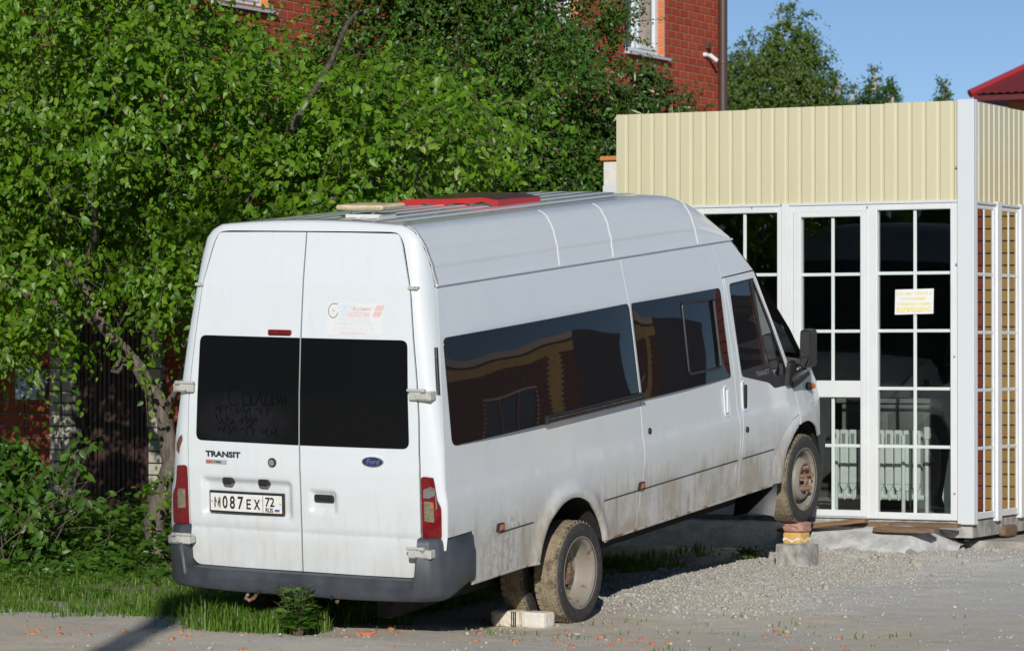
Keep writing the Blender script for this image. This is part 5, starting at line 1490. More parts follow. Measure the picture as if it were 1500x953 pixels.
def shoots(blobs, n, per, length, droop, size, seed=1, shell=.45, up=.0, clump=1, cspread=0.0):
    """leafy shoots spread through overlapping clumps; returns leaf positions, directions, normals, sizes and the shoot lines"""
    r = np.random.default_rng(seed)
    vol = np.array([b[3]*b[4]*b[5] for b in blobs])**(2/3); vol /= vol.sum()
    nc = max(1, n//clump)                                       # shoots gather in clumps with gaps between them
    kc = r.choice(len(blobs), nc, p=vol); Bc = np.array(blobs)[kc]
    dc = r.normal(size=(nc, 3)); dc /= np.linalg.norm(dc, axis=1, keepdims=True)
    rad = shell+(1-shell)*r.uniform(0, 1, nc)**.6
    Cc = Bc[:, :3]+dc*rad[:, None]*Bc[:, 3:]
    wc = r.uniform(.4, 1.6, nc); j = r.choice(nc, n, p=wc/wc.sum())
    B = Bc[j]; d = dc[j]
    P0 = Cc[j]+r.normal(size=(n, 3))*np.array([.5, .5, .32])*(length*cspread)
    out = d*B[:, 3:]; out /= np.linalg.norm(out, axis=1, keepdims=True)
    ax = out*.75+r.normal(size=(n, 3))*.45; ax[:, 2] += up
    ax /= np.linalg.norm(ax, axis=1, keepdims=True)
    Ls = length*r.uniform(.5, 1.25, n)
    t = (np.arange(per)+.6)/per
    line = P0[:, None, :]+ax[:, None, :]*(Ls[:, None]*t[None])[:, :, None]
    line[:, :, 2] -= droop*(Ls[:, None]*t[None])**2
    tang = np.tile(ax[:, None, :], (1, per, 1)); tang[:, :, 2] -= 2*droop*Ls[:, None]*t[None]
    m = n*per
    P = line.reshape(m, 3)+r.normal(size=(m, 3))*size*.25
    side = r.normal(size=(m, 3)); tg = tang.reshape(m, 3)
    D = tg*.45+side*.75; D[:, 2] -= .55
    N_ = r.normal(size=(m, 3))*.50; N_[:, 2] += .42; N_[:, 1] -= .40; N_[:, 0] += .18; N_ += np.repeat(out, per, 0)*.45
    S = size*(.5+.75*r.beta(2.2, 2.2, m))*np.tile(np.clip(1.15-.55*t, .4, 1.2), n)
    return P, D, N_, S, line
def foliage(tree, P, D, Nn, S, tmpl, m, single=300, name='foliage'):
    """the 300 leaves that show largest are parts of their own, the rest one part"""
    off = np.array(tree.location)
    dist = np.linalg.norm(P-CAM, axis=1)
    _, _, U = frames(D, Nn)
    facing = np.abs((U*(CAM-P)/dist[:, None]).sum(1))
    rt = np.array([math.cos(R(28.13)), math.sin(R(28.13))]); fw = np.array([-rt[1], rt[0]])
    rel = P[:, :2]-CAM[:2]; sx = (rel@rt)/(rel@fw); sy = (P[:, 2]-CAM[2])/(rel@fw)
    inframe = (np.abs(sx) < .157) & (np.abs(sy-.007) < .099)
    score = S/dist*(.4+facing)*inframe - dist*.00012
    idx_ = np.argsort(-score)[:single] if single else np.array([], int)
    if single:
        T, F = tmpl; base = raw_mesh('leaf', T, F, m, None, 180)
        Dd, Ss, Uu = frames(D[idx_], Nn[idx_])
        for j, i in enumerate(idx_):
            o = link('leaf', base, tree)
            s = float(S[i]); mt = Matrix(((Dd[j, 0]*s, Ss[j, 0]*s, Uu[j, 0]*s, P[i, 0]-off[0]), (Dd[j, 1]*s, Ss[j, 1]*s, Uu[j, 1]*s, P[i, 1]-off[1]), (Dd[j, 2]*s, Ss[j, 2]*s, Uu[j, 2]*s, P[i, 2]-off[2]), (0, 0, 0, 1)))
            o.matrix_local = mt
    keep = np.ones(len(P), bool); keep[idx_] = False
    o = link(name, leaves_mesh(name, P[keep]-off, D[keep], Nn[keep], S[keep], tmpl, m), tree); o['kind'] = 'stuff'
    return o
def twigs(tree, lines, m, r0=.005, every=1, name='twigs'):
    q = MB()
    for ln in lines[::every]: q.tube([ln[0], ln[len(ln)//2], ln[-1]], [r0, r0*.7, r0*.3], 4, 0, False)
    o = q.build(name, m, tree, 60); o['kind'] = 'stuff'; return o
def limb(tree, path, r, m, name='limb', n=9, jit=.02):
    pts = [Vector(p) for p in path]; out = []; rs = []
    rr = random.Random(int(pts[0].x*1000)+len(path))
    N = len(pts)-1
    for i in range(N):
        for j in range(5):
            t = j/5; p0 = pts[max(i-1, 0)]; p1, p2 = pts[i], pts[i+1]; p3 = pts[min(i+2, N)]
            p = .5*((2*p1)+(p2-p0)*t+(2*p0-5*p1+4*p2-p3)*t*t+(3*p1-p0-3*p2+p3)*t**3)
            p += Vector((rr.gauss(0, 1), rr.gauss(0, 1), rr.gauss(0, .5)))*jit
            out.append(p); g = (i+t)/N; rs.append(r[0]*(1-g)+r[1]*g)
    out.append(pts[-1]); rs.append(r[1])
    q = MB(); q.tube(out, rs, n); return q.build(name, m, tree, 70)
M['bark'] = bark_mat('grey_brown_bark', (.19, .155, .12), (.085, .07, .055))
M['twig'] = mat('twig_bark', (.11, .085, .06), .9)
M['leaf1'] = leaf_mat('bright_leaf', (.060, .145, .006), (.112, .245, .009), (.185, .325, .019), (.24, .33, .045), .37)
M['leaf2'] = leaf_mat('dark_leaf', (.034, .098, .009), (.056, .148, .012), (.090, .190, .020), (.14, .12, .03), .30)
M['leaf3'] = leaf_mat('birch_leaf', (.070, .125, .018), (.105, .168, .026), (.15, .215, .038), None, .36)
M['leaf4'] = leaf_mat('poplar_leaf', (.040, .095, .018), (.065, .14, .025), (.10, .18, .04), None, .35)
M['leaf5'] = leaf_mat('cherry_leaf', (.030, .075, .014), (.055, .12, .02), (.085, .15, .03), (.10, .07, .03), .33)

t1 = thing('linden_tree', 'leaning two stemmed tree with large bright green leaves left of the van', 'tree', (-3.50, 3.60, .18))
z0 = .10
limb(t1, [(-3.50, 3.55, z0), (-3.50, 3.56, .55), (-3.42, 3.58, 1.0), (-3.55, 3.6, 1.42), (-3.95, 3.5, 1.95), (-4.25, 3.3, 2.7), (-4.3, 3.2, 3.6)], (.088, .03), M['bark'], 'trunk', 12, .012)
limb(t1, [(-3.38, 3.62, z0), (-3.33, 3.66, .6), (-3.20, 3.75, 1.0), (-3.12, 3.85, 1.5), (-3.25, 3.9, 2.1), (-3.0, 4.0, 2.9), (-2.8, 4.0, 3.8)], (.08, .03), M['bark'], 'trunk', 12, .012)
for pth, r_ in (([(-3.25, 3.9, 2.1), (-2.6, 3.7, 2.6), (-1.9, 3.6, 2.9), (-1.3, 3.6, 3.1)], (.05, .015)), ([(-3.95, 3.5, 1.95), (-4.5, 3.2, 2.2), (-5.0, 2.9, 2.4)], (.045, .012)), ([(-4.1, 3.4, 2.3), (-3.6, 2.9, 2.8), (-3.3, 2.5, 3.2)], (.04, .012)), ([(-3.0, 4.0, 2.9), (-2.2, 3.6, 3.6), (-1.6, 3.3, 4.2)], (.04, .012)), ([(-3.45, 3.6, 1.3), (-3.15, 3.45, 1.75), (-3.0, 3.3, 2.1)], (.03, .01)), ([(-3.8, 3.5, 1.75), (-3.7, 3.3, 1.6), (-3.55, 3.2, 1.65)], (.022, .008))):
    limb(t1, pth, r_, M['bark'], 'branch', 7, .015)
bl1 = [(-4.4, 3.0, 3.0, .95, .9, .75), (-3.4, 3.0, 3.45, .95, .95, .55), (-2.4, 3.3, 3.25, .95, .9, .55), (-1.75, 3.2, 3.05, .75, .7, .55), (-3.9, 2.7, 2.45, .7, .7, .42), (-3.05, 2.9, 2.65, .7, .7, .42), (-2.3, 3.1, 2.75, .6, .6, .45),
       (-4.8, 2.7, 2.35, .75, .7, .5), (-4.6, 3.2, 4.2, 1.0, 1.0, .8), (-4.0, 3.5, 4.7, .85, 1.0, .8), (-2.0, 3.7, 3.55, .75, .7, .42), (-4.35, 2.4, 1.98, .40, .40, .26), (-3.75, 2.6, 2.05, .34, .36, .24), (-5.4, 3.2, 3.2, .9, .9, .9), (-4.9, 3.6, 3.9, .9, .8, .7), (-4.2, 4.4, 4.2, 1.0, .7, .8), (-2.28, 3.1, 4.10, .20, .22, .20), (-3.45, 3.0, 4.0, .35, .4, .35), (-4.9, 3.1, 2.05, .5, .5, .38), (-1.45, 3.4, 2.72, .42, .4, .25), (-2.78, 3.0, 2.32, .34, .34, .26),
       (-3.4, 4.3, 3.0, 1.8, .7, .85), (-4.8, 4.4, 2.9, .9, .6, .9), (-5.9, 3.9, 2.8, .9, .8, 1.0), (-3.0, 5.4, 3.3, 1.7, 1.0, .75), (-5.5, 5.2, 4.3, 1.2, 1.2, .9), (-1.15, 3.2, 3.45, .35, .4, .35)]
P, D, N_, S, lines = shoots(bl1, 3500, 14, .42, 1.0, .082, seed=11, shell=.70, clump=20, cspread=.85)
bli = [(b[0], b[1]+.9, b[2]+.05, b[3]*.95, b[4]*.5, b[5]*.95) for b in bl1 if b[1] < 4] + [b for b in bl1 if b[1] >= 4]
Pi, Di, Ni, Si, li = shoots(bli, 2300, 12, .5, .6, .080, seed=12, shell=.1)
P, D, N_, S = [np.concatenate(q) for q in ((P, Pi), (D, Di), (N_, Ni), (S, Si))]
# hanging sprays low on the left and around the fork
P2_, D2, N2, S2, l2 = shoots([(-3.90, 2.4, 1.78, .13, .2, .17), (-4.15, 2.3, 1.85, .2, .2, .15), (-3.12, 3.0, 1.62, .22, .2, .12), (-2.95, 3.1, 1.85, .12, .15, .15), (-3.30, 3.2, 1.66, .12, .16, .08)], 17, 11, .30, 1.6, .082, seed=5, shell=.2)
P3_, D3, N3, S3, l3 = shoots([(-3.45, 3.40, .75, .12, .12, .35), (-2.80, 3.3, 1.5, .06, .1, .15)], 12, 9, .22, .8, .06, seed=6, shell=.2)
foliage(t1, np.concatenate([P, P2_, P3_]), np.concatenate([D, D2, D3]), np.concatenate([N_, N2, N3]), np.concatenate([S, S2, S3]), LEAF_A, M['leaf1'])
twigs(t1, list(lines)[::2]+list(l2), M['twig'], .005, 1)

t2 = thing('leafy_tree', 'tall dense dark green tree with small leaves behind the van roof', 'tree', (-3.9, 9.0, .2))
limb(t2, [(-3.9, 9.0, .1), (-3.85, 9.0, 1.2), (-3.95, 9.05, 2.4), (-3.8, 9.1, 3.8), (-3.9, 9.2, 5.4), (-3.8, 9.1, 7.0)], (.17, .05), M['bark'], 'trunk', 12)
for pth in ([(-3.9, 9.0, 2.2), (-3.2, 8.7, 3.0), (-2.6, 8.5, 3.8)], [(-3.9, 9.0, 2.8), (-4.6, 8.8, 3.6), (-5.1, 8.6, 4.5)], [(-3.8, 9.1, 3.8), (-3.3, 8.8, 4.7), (-2.9, 8.6, 5.4)], [(-3.9, 9.1, 3.4), (-3.6, 8.5, 4.0), (-3.4, 8.0, 4.5)]):
    limb(t2, pth, (.06, .015), M['bark'], 'branch', 7)
bl2 = [(-4.15, 8.3, 4.6, .75, 1.0, .8), (-3.75, 8.2, 4.5, .78, .9, .8), (-3.02, 8.5, 3.95, .58, .7, .5), (-3.3, 8.6, 4.55, .42, .6, .45), (-3.3, 8.4, 3.5, .5, .5, .45), (-3.6, 8.0, 3.7, .8, .7, .55), (-4.6, 8.0, 3.7, .8, .8, .6), (-2.95, 8.5, 3.25, .55, .6, .32), (-3.3, 8.2, 3.05, .6, .6, .32), (-4.2, 8.3, 2.9, .9, .7, .5),  (-5.1, 8.6, 3.3, .8, .7, .6),
       (-4.0, 8.8, 5.9, 1.0, 1.2, 1.1), (-3.95, 8.9, 5.3, .6, .9, .6), (-3.95, 9.8, 4.3, 1.15, .9, 1.4), (-2.4, 8.5, 3.05, .28, .3, .16), (-2.82, 8.5, 4.1, .22, .3, .25)]
P, D, N_, S, lines = shoots(bl2, 8600, 13, .34, .35, .056, seed=21, shell=.65, up=.15, clump=16, cspread=.8)
Pi, Di, Ni, Si, li = shoots([(b[0], b[1]+.8, b[2], b[3]*.95, b[4]*.5, b[5]*.95) for b in bl2], 3600, 11, .45, .3, .062, seed=22, shell=.1)
P, D, N_, S = [np.concatenate(q) for q in ((P, Pi), (D, Di), (N_, Ni), (S, Si))]
foliage(t2, P, D, N_, S, LEAF_A, M['leaf2'])
twigs(t2, lines, mat('reddish_twig', (.13, .07, .04), .9), .004, 3)

t3 = thing('bird_cherry', 'small bird cherry with cream flower spikes behind the left end of the fascia', 'tree', (-2.45, 9.8, .2))
limb(t3, [(-2.45, 9.8, .1), (-2.4, 9.8, 1.6), (-2.35, 9.75, 2.9), (-2.25, 9.7, 3.8)], (.07, .02), M['bark'], 'trunk', 9)
for pth in ([(-2.38, 9.8, 2.4), (-2.6, 9.7, 3.2), (-2.62, 9.7, 3.9)], [(-2.35, 9.75, 2.9), (-2.1, 9.6, 3.5), (-1.85, 9.6, 3.9)]): limb(t3, pth, (.03, .01), M['bark'], 'branch', 6)
bl3 = [(-2.42, 9.55, 4.05, .22, .25, .30), (-2.15, 9.55, 3.95, .24, .25, .25), (-2.65, 9.55, 3.75, .28, .3, .30), (-2.3, 9.5, 3.65, .35, .3, .25), (-1.86, 9.5, 3.88, .10, .12, .12), (-2.45, 9.7, 3.2, .45, .4, .4), (-2.75, 9.6, 3.3, .3, .3, .3)]
P, D, N_, S, lines = shoots(bl3, 620, 9, .22, .3, .078, seed=31, shell=.3, up=.35)
foliage(t3, P, D, N_, S, LEAF_A, M['leaf5'], 200); twigs(t3, lines, M['twig'], .004)
q = MB(); r_ = random.Random(2)
for _ in range(55):
    b_ = r_.choice(bl3[:5]); c = Vector((b_[0]+r_.gauss(0, .6)*b_[3], b_[1]-abs(r_.gauss(0, .5))*b_[4], b_[2]+r_.gauss(0, .6)*b_[5])); d = Vector((r_.gauss(0, .8), -.4, r_.gauss(.2, .6))).normalized()
    q.tube([c, c+d*.03, c+d*.07, c+d*.10], [.004, .010, .009, .003], 6)
o = q.build('flower_spikes', mat('cream_blossom', (.42, .45, .24), .8, var=.3, scale=60), t3, 60); o['kind'] = 'stuff'

def far_tree(name, label, base, h, blobs, n, per, ln, droop, size, m, bark, seed, cat='tree', group=None, up=0., shell=.3):
    t = thing(name, label, cat, base, 0, group)
    limb(t, [base, (base[0]+.1, base[1], base[2]+h*.4), (base[0], base[1]+.1, base[2]+h*.75), (base[0]+.05, base[1], base[2]+h)], (h*.018, .02), bark, 'trunk', 8, .05)
    for b_ in blobs[::2]: limb(t, [(base[0], base[1], base[2]+max(.5, b_[2]-base[2]-b_[5]*1.4)), ((base[0]+b_[0])/2, b_[1], b_[2]-b_[5]*.5), (b_[0], b_[1], b_[2]+b_[5]*.4)], (.06, .02), bark, 'branch', 6, .04)
    P, D, N_, S, lines = shoots(blobs, n, per, ln, droop, size, seed=seed, shell=shell, up=up)
    foliage(t, P, D, N_, S, LEAF_B, m, 0); twigs(t, lines, M['twig'], .008, 6); return t
M['birch_bark'] = mat('birch_bark', (.46, .42, .36), .8, var=.45, scale=3)
far_tree('birch_tree', 'large birch with hanging branches beyond the brick house', (-18.6, 50, 0), 9.4,
   [(-18.6, 50, 7.6, 1.0, 1.0, 1.0), (-18.2, 50, 8.5, .55, .6, .6), (-18.15, 50, 9.05, .25, .3, .4), (-17.9, 50, 7.4, .7, .7, .8), (-19.3, 50, 7.4, .9, .9, .8), (-19.0, 50, 8.25, .6, .6, .5), (-19.9, 50, 7.6, .8, .8, .7), (-17.75, 50, 6.6, .7, .7, .9), (-19.0, 50, 6.3, 1.6, 1.2, 1.0), (-20.4, 50, 7.0, 1.0, 1.0, 1.1), (-18.0, 50, 8.0, .6, .5, .5)], 3600, 13, .55, 1.1, .11, M['leaf3'], M['birch_bark'], 41)
far_tree('shrubby_tree', 'rounded light green tree in front of the birch beside the brick house', (-19.4, 46, 0), 6.8,
   [(-18.6, 46, 6.3, .8, .8, .5), (-17.7, 46, 6.1, .7, .7, .6), (-18.2, 46, 5.6, 1.2, 1, .8), (-17.0, 46, 5.7, .8, .8, .6), (-18.9, 46, 6.9, .5, .5, .4)], 900, 11, .45, .4, .12, M['leaf4'], M['birch_bark'], 42)
for i, (x, y, top, w_) in enumerate(((-17.15, 50, 7.72, .30), (-16.75, 50, 7.50, .32), (-16.25, 50, 7.98, .36), (-15.85, 50, 7.60, .30), (-14.62, 50, 7.60, .22))):
    far_tree('poplar_tree', ['young poplar top nearest the birch above the fascia', 'low poplar top, second from the birch', 'tallest of the poplar tops above the fascia', 'short poplar top right of the tallest one', 'lone poplar top nearest the white corner post'][i], (x, y, 0), top,
       [(x, y, top-.25, w_*.35, w_*.4, .25), (x, y, top-.65, w_*.8, w_*.8, .28), (x+.1, y, top-1.1, w_*1.2, w_, .35), (x-.1, y, top-1.7, w_*1.3, w_, .5)], 460, 9, .24, .2, .10, M['leaf4'], M['birch_bark'], 60+i, 'tree', 'poplar tops above the booth', .5)
rh = thing('red_roofed_house', 'distant orange brick house with a dark red metal roof', 'house', (-12.6, 50, 0))
q = MB(); q.box((-13.15, 50, 0), (-6.5, 58, 7.08)); q.build('wall', M['mortar'], rh, None)
q = MB()
for k, z in enumerate(np.arange(6.2, 7.05, .1)):
    x = -13.15 - (k % 2)*.13
    while x < -11.5: q.box((max(x, -13.15), 49.985, z+.008), (x+.245, 50.02, z+.092)); x += .26
o = q.build('brick_facing', M['brick_o'], rh, None); o['kind'] = 'stuff'
q = MB()
xs_ = np.arange(-13.78, -6, .09)
q.grid([[(x, 49.45+.0, 7.23+.0) if False else (x, 49.45, 7.23 + (.03 if i % 2 else 0)) for i, x in enumerate(xs_)], [(x, 53.5, 7.23+2.6+(.03 if i % 2 else 0)) for i, x in enumerate(xs_ + np.clip(-9.7-xs_, 0, 99)*.999)]])
q.build('roof', M['roof_metal'], rh, None)
q = MB(); q.tube([(-13.82, 49.42, 7.24), (-9.7, 53.5, 9.87)], .10, 6); q.add([(-13.80, 49.45, 7.23), (-13.80, 58, 7.23), (-9.7, 53.5, 9.83)], [(0, 1, 2)]); q.build('ridge_trim', mat('bright_red_trim', (.30, .02, .028), .4), rh, None)
q = MB(); q.box((-13.75, 49.45, 7.09), (-6, 58, 7.20)); q.build('eaves', M['roof_metal'], rh, None)

# ------------------------------------------------------------------ grass, weeds, bush
M['grass'] = leaf_mat('grass_blade', (.062, .145, .015), (.105, .21, .022), (.16, .26, .04), (.36, .30, .13), .3)
def grass(name, label, n, fn, h, seed, xr, yr_, w=.0042):
    r = np.random.default_rng(seed); X = []; got = 0
    while got < n:
        x = r.uniform(*xr, 60000); y = r.uniform(*yr_, 60000); k = r.uniform(0, 1, 60000) < fn(x, y); X.append(np.stack([x[k], y[k]], -1)); got += k.sum()
    P = np.concatenate(X)[:n]; Z = ground_z(P[:, 0], P[:, 1])-.004; m = len(P)
    H = h*r.uniform(.35, 1.25, m)*(.55+.75*vnoise(P[:, 0], P[:, 1], .35, 12)); a = r.uniform(0, 6.28, m); ln = r.uniform(.1, .75, m)*H
    dx, dy = np.cos(a), np.sin(a); w_ = w*r.uniform(.6, 1.3, m)
    b = np.column_stack([P, Z]); sx = np.column_stack([-dy*w_, dx*w_, 0*w_])
    mid = b+np.column_stack([dx*ln*.3, dy*ln*.3, H*.6]); tip = b+np.column_stack([dx*ln, dy*ln, H*r.uniform(.75, 1.0, m)])
    V = np.stack([b-sx, b+sx, mid+sx*.7, mid-sx*.7, tip], 1).reshape(-1, 3); i = np.arange(m)*5
    F = np.concatenate([np.stack([i, i+1, i+2], -1), np.stack([i, i+2, i+3], -1), np.stack([i+3, i+2, i+4], -1)])
    o = link(name, fast_mesh(name, V, F, M['grass'])); return tag(o, label, 'grass', kind='stuff')
def lawn(x, y):
    edge = .04+.24*(vnoise(x, y, .5, 31)-.5)*2 + .06*(x+1.5)
    a = smooth01(edge-.12, edge+.45, y)*smooth01(-.25, -.5, x-(y-1.0)*.05)
    patch = smooth01(.30, .62, vnoise(x, y, .42, 17)*.65+vnoise(x, y, .14, 18)*.35)
    near = smooth01(.6, 1.8, y)
    return a*(patch*(.5+.30*near)+.12*near)
grass('grass', 'patchy green grass growing between the road and the trees', 95000, lawn, .070, 3, (-5.6, .2), (-.6, 5.4))
def clump(x, y): return np.exp(-((x+.35)/.30)**2-((y-.08)/.15)**2)*.8 + np.exp(-((x+.75)/.50)**2-((y-.95)/.26)**2)*.9 + np.exp(-((x+1.45)/.30)**2-((y-1.2)/.35)**2)*.6 + np.exp(-((x+.45)/.14)**2-((y-.85)/.14)**2)*.8
grass('tall_grass', 'taller grass tufts growing at the rear bumper of the van', 14000, clump, .17, 4, (-2.4, .1), (-.3, 2.2), .005)
def under(x, y): return smooth01(.15, -.1, x)*np.exp(-((x+.1)/.8)**2-((y-4.6)/1.1)**2)*.35*(vnoise(x, y, .4, 5) > .45)
grass('shaded_grass', 'thin grass growing in the shadow under the van', 1500, under, .08, 5, (-2.2, 1.0), (2.0, 6.2), .006)
def sprouts(x, y): return .03*(vnoise(x, y, .25, 41) > .72)*smooth01(-.5, .2, y)
grass('road_sprouts', 'tiny green sprouts dotted over the dirt road', 500, sprouts, .045, 6, (-2.5, 3.5), (-.8, 3.0))

M['weed'] = leaf_mat('weed_leaf', (.045, .12, .015), (.075, .17, .02), (.11, .22, .03), None, .35)
def ugrow():
    r = np.random.default_rng(77); n = 5200; X = []; got = 0
    while got < n:
        x = r.uniform(-5.8, -1.9, 40000); y = r.uniform(1.9, 5.3, 40000)
        f_ = smooth01(2.2, 3.1, y)*smooth01(-2.1, -2.5, x)*(.25+.75*vnoise(x, y, .4, 22)); k = r.uniform(0, 1, 40000) < f_*.8; X.append(np.stack([x[k], y[k]], -1)); got += k.sum()
    P = np.concatenate(X)[:n]; hh = (.05+.42*vnoise(P[:, 0], P[:, 1], .45, 23)*smooth01(2.2, 3.6, P[:, 1]))
    z = ground_z(P[:, 0], P[:, 1])+hh*r.uniform(.25, 1.15, n)
    D = r.normal(size=(n, 3)); D[:, 2] = D[:, 2]*.3+.15; N_ = r.normal(size=(n, 3))*.45; N_[:, 2] += 1; N_[:, 1] -= .3
    nv = 2600; xv = r.uniform(-5.6, -.5, 30000); yv = r.uniform(.6, 3.0, 30000); kv = r.uniform(0, 1, 30000) < lawn(xv, yv)*(vnoise(xv, yv, .3, 51) > .5)*.6; xv, yv = xv[kv][:nv], yv[kv][:nv]; nv = len(xv)
    P = np.concatenate([P, np.stack([xv, yv], -1)]); z = np.concatenate([z, ground_z(xv, yv)+r.uniform(.01, .06, nv)]); n = len(P)
    Dv = r.normal(size=(nv, 3)); Dv[:, 2] = .25; Nv = r.normal(size=(nv, 3))*.35; Nv[:, 2] += 1; D = np.concatenate([D, Dv]); N_ = np.concatenate([N_, Nv])
    sz = .085*r.uniform(.45, 1.3, n); sz[-nv:] *= .5
    o = link('undergrowth', leaves_mesh('undergrowth', np.column_stack([P, z]), D, N_, sz, LEAF_A, M['weed'])); tag(o, 'leafy weeds crowding round the tree foot', 'undergrowth', kind='stuff')
ugrow()
def bush(name, label, c, ext, n, per, size, seed, m, stems, up=.3):
    t = thing(name, label, 'bush', (c[0], c[1], gz(c[0], c[1])))
    r = random.Random(seed)
    bl = [(c[0]+r.uniform(-.6, .6)*ext[0], c[1]+r.uniform(-.5, .5)*ext[1], c[2]+ext[2]*r.uniform(.25, .95), ext[0]*.38, ext[1]*.38, ext[2]*.28) for _ in range(9)]
    P, D, N_, S, lines = shoots(bl, n, per, .26, .8, size, seed=seed, shell=.2, up=up)
    foliage(t, P, D, N_, S, LEAF_A, m, 150); twigs(t, lines, M['twig'], .003, 2)
    q = MB()
    for _ in range(stems):
        x, y = c[0]+r.gauss(0, .5)*ext[0], c[1]+r.gauss(0, .5)*ext[1]; p = Vector((x, y, c[2]-.02)); pts = [p]
        d = Vector((r.gauss(0, .5), r.gauss(0, .5), 1)).normalized()
        for k in range(7): p = p+d*ext[2]*.17; d = (d+Vector((r.gauss(0, .35), r.gauss(0, .35), -.10))).normalized(); pts.append(p)
        q.tube(pts, [.0045]*4+[.0025]*4, 5, 0, False)
    o = q.build('stems', M['twig'], t, 60); o['kind'] = 'stuff'; return t
bush('vine_bush', 'tangled bush with dry vines at the left edge of the yard', (-4.60, 3.0, .12), (.68, .6, .95), 230, 9, .105, 81, M['weed'], 38)
def weed_plant(name, label, c, h, n, seed, wid=.12, size=.055):
    t = thing(name, label, 'weed', c); r = np.random.default_rng(seed); Ps, Ds, Ns, Ss = [], [], [], []
    q = MB()
    for k in range(n):
        a = r.uniform(0, 6.28); lean = r.uniform(.1, .9)*wid; hh = h*r.uniform(.5, 1.0)
        tip = Vector((c[0]+math.cos(a)*lean, c[1]+math.sin(a)*lean, c[2]+hh)); b0 = Vector(c)+Vector((math.cos(a)*.02, math.sin(a)*.02, 0))
        q.tube([b0, b0.lerp(tip, .5)+Vector((0, 0, .02)), tip], [.004, .003, .0015], 5, 0, False)
        for j in range(14):
            tt_ = .18+.82*j/13; p = b0.lerp(tip, tt_); Ps.append(p[:]); d = Vector((r.normal(), r.normal(), .35)).normalized(); Ds.append(d[:]); Ns.append((r.normal()*.4, r.normal()*.4-.3, 1)); Ss.append(size*(1.15-.6*tt_)*r.uniform(.7, 1.3))
    foliage(t, np.array(Ps), np.array(Ds), np.array(Ns), np.array(Ss), (LEAF_B[0]*np.array([1, .8, 1]), LEAF_B[1]), M['weed'], 60); o = q.build('stems', M['twig'], t, 60); o['kind'] = 'stuff'
weed_plant('weed_plant', 'bushy green weed growing in front of the middle of the rear bumper', (.06, -.16, gz(.06, -.16)), .31, 36, 91, .17, .085)
weed_plant('weed_tuft', 'small green weed sprouting left of the concrete block', (.40, 5.75, gz(.40, 5.75)), .12, 10, 92, .10, .06)

# ------------------------------------------------------------------ the street on the right and behind: seen only in the reflections
M['yel'] = brick_mat('yellow_facing_brick', (.44, .27, .09), (.50, .33, .13)); M['brn'] = brick_mat('brown_facing_brick', (.11, .042, .028), (.15, .06, .04))
nb = thing('brick_shop', 'yellow and brown brick building across the side street mirrored in the van windows', 'building', (19.0, 40, 0))
q = MB(); q.box((19.9, 40.03, 0), (36, 48, 6.05)); q.box((19.8, 39.8, 6.05), (36.2, 48, 6.3)); q.build('wall', M['mortar'], nb, None)
qs = {'y': MB(), 'b': MB()}
for k, z in enumerate(np.arange(.1, 6.0, .1)):
    x = 19.9-(k % 2)*.13
    while x < 31:
        xc = x+.13; col_ = 'y' if (20.9 < xc < 21.7 or z > 5.5) else 'b'
        if not (22.6 < xc < 26.1 and 2.2 < z < 4.6): qs[col_].box((max(x, 19.9)+.006, 40, z+.006), (x+.254, 40.035, z+.094))
        x += .26
for k_, nm in (('y', 'yellow_brickwork'), ('b', 'brown_brickwork')):
    o = qs[k_].build(nm, M['yel'] if k_ == 'y' else M['brn'], nb, None); o['kind'] = 'stuff'
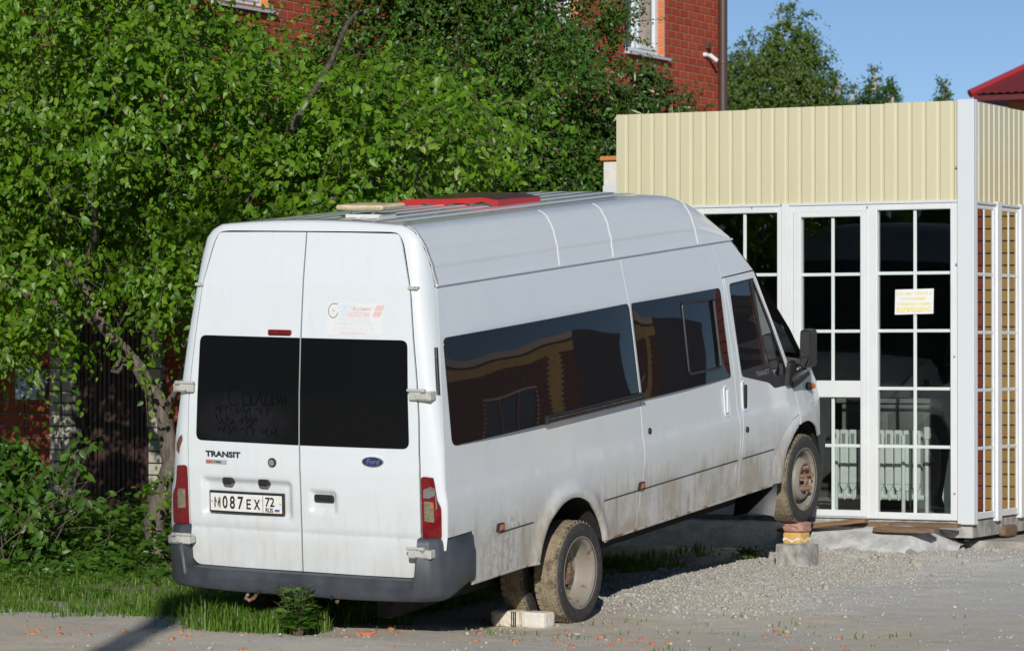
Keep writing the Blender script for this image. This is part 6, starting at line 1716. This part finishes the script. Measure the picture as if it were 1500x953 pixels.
for x0 in (22.65, 23.8, 24.95):
    q = MB(); q.box((x0, 39.96, 2.2), (x0+1.05, 40.02, 4.5), 0, .01); w_ = q.build('window_frame', M['brn'], nb); q = MB(); q.box((x0+.08, 39.94, 2.3), (x0+.97, 39.955, 3.2)); q.box((x0+.08, 39.94, 3.3), (x0+.97, 39.955, 4.4)); q.build('pane', M['house_glass'], w_, None)
pl_ = thing('brick_pillar', 'yellow and brown brick gate pillar mirrored in the side panes of the booth', 'pillar', (2.05, 8.4, 0))
q = MB(); q.box((2.05, 8.43, 0), (2.64, 8.8, 3.3)); q.build('core', M['mortar'], pl_, None)
qs = {'y': MB(), 'b': MB()}
for k, z in enumerate(np.arange(.05, 3.3, .1)):
    for x0, x1, c_ in ((2.05, 2.18, 'y'), (2.18, 2.33, 'y'), (2.33, 2.64, 'b')): qs[c_].box((x0, 8.4, z+.006), (x1-.008, 8.44, z+.092))
for k_, nm in (('y', 'yellow_brickwork'), ('b', 'brown_brickwork')):
    o = qs[k_].build(nm, M['yel'] if k_ == 'y' else M['fbrick_r'], pl_, None); o['kind'] = 'stuff'
up_ = thing('utility_pole', 'grey concrete utility pole across the road whose shadow falls on the verge', 'utility pole', (4.77, -11.97, 0))
q = MB(); q.tube([(4.77, -11.97, -.3), (4.77, -11.97, 9.2)], [.15, .095], 12); q.build('pole', M['concrete'], up_, 40)
q = MB(); q.box((3.97, -12.02, 8.7), (5.57, -11.92, 8.8), 0, .01); q.build('crossarm', M['under'], up_)
for x in (4.05, 4.55, 5.0, 5.5):
    q = MB(); q.rev([(.0, .16), (.03, .15), (.045, .10), (.03, .08), (.045, .05), (.015, .03), (.012, -.0)], (x, -11.97, 8.8), 'z', 10); q.build('insulator', M['upvc'], up_, 40)
r = np.random.default_rng(5); bl = []
for i in range(44):
    a = R(-178+i*3.9); d_ = r.uniform(42, 58); bl.append((d_*math.cos(a)*1.1, d_*math.sin(a)-8, r.uniform(3.0, 5.0), 4.2, 4.2, r.uniform(3.2, 5.0)))
P, D, N_, S, lines = shoots(bl, 5200, 6, 1.6, .2, .95, seed=99, shell=.55)
o = link('distant_wood', leaves_mesh('distant_wood', P, D, N_, S, LEAF_B, M['leaf2'])); tag(o, 'far wood on the other side of the street, mirrored in the dark glass', 'wood', kind='stuff')
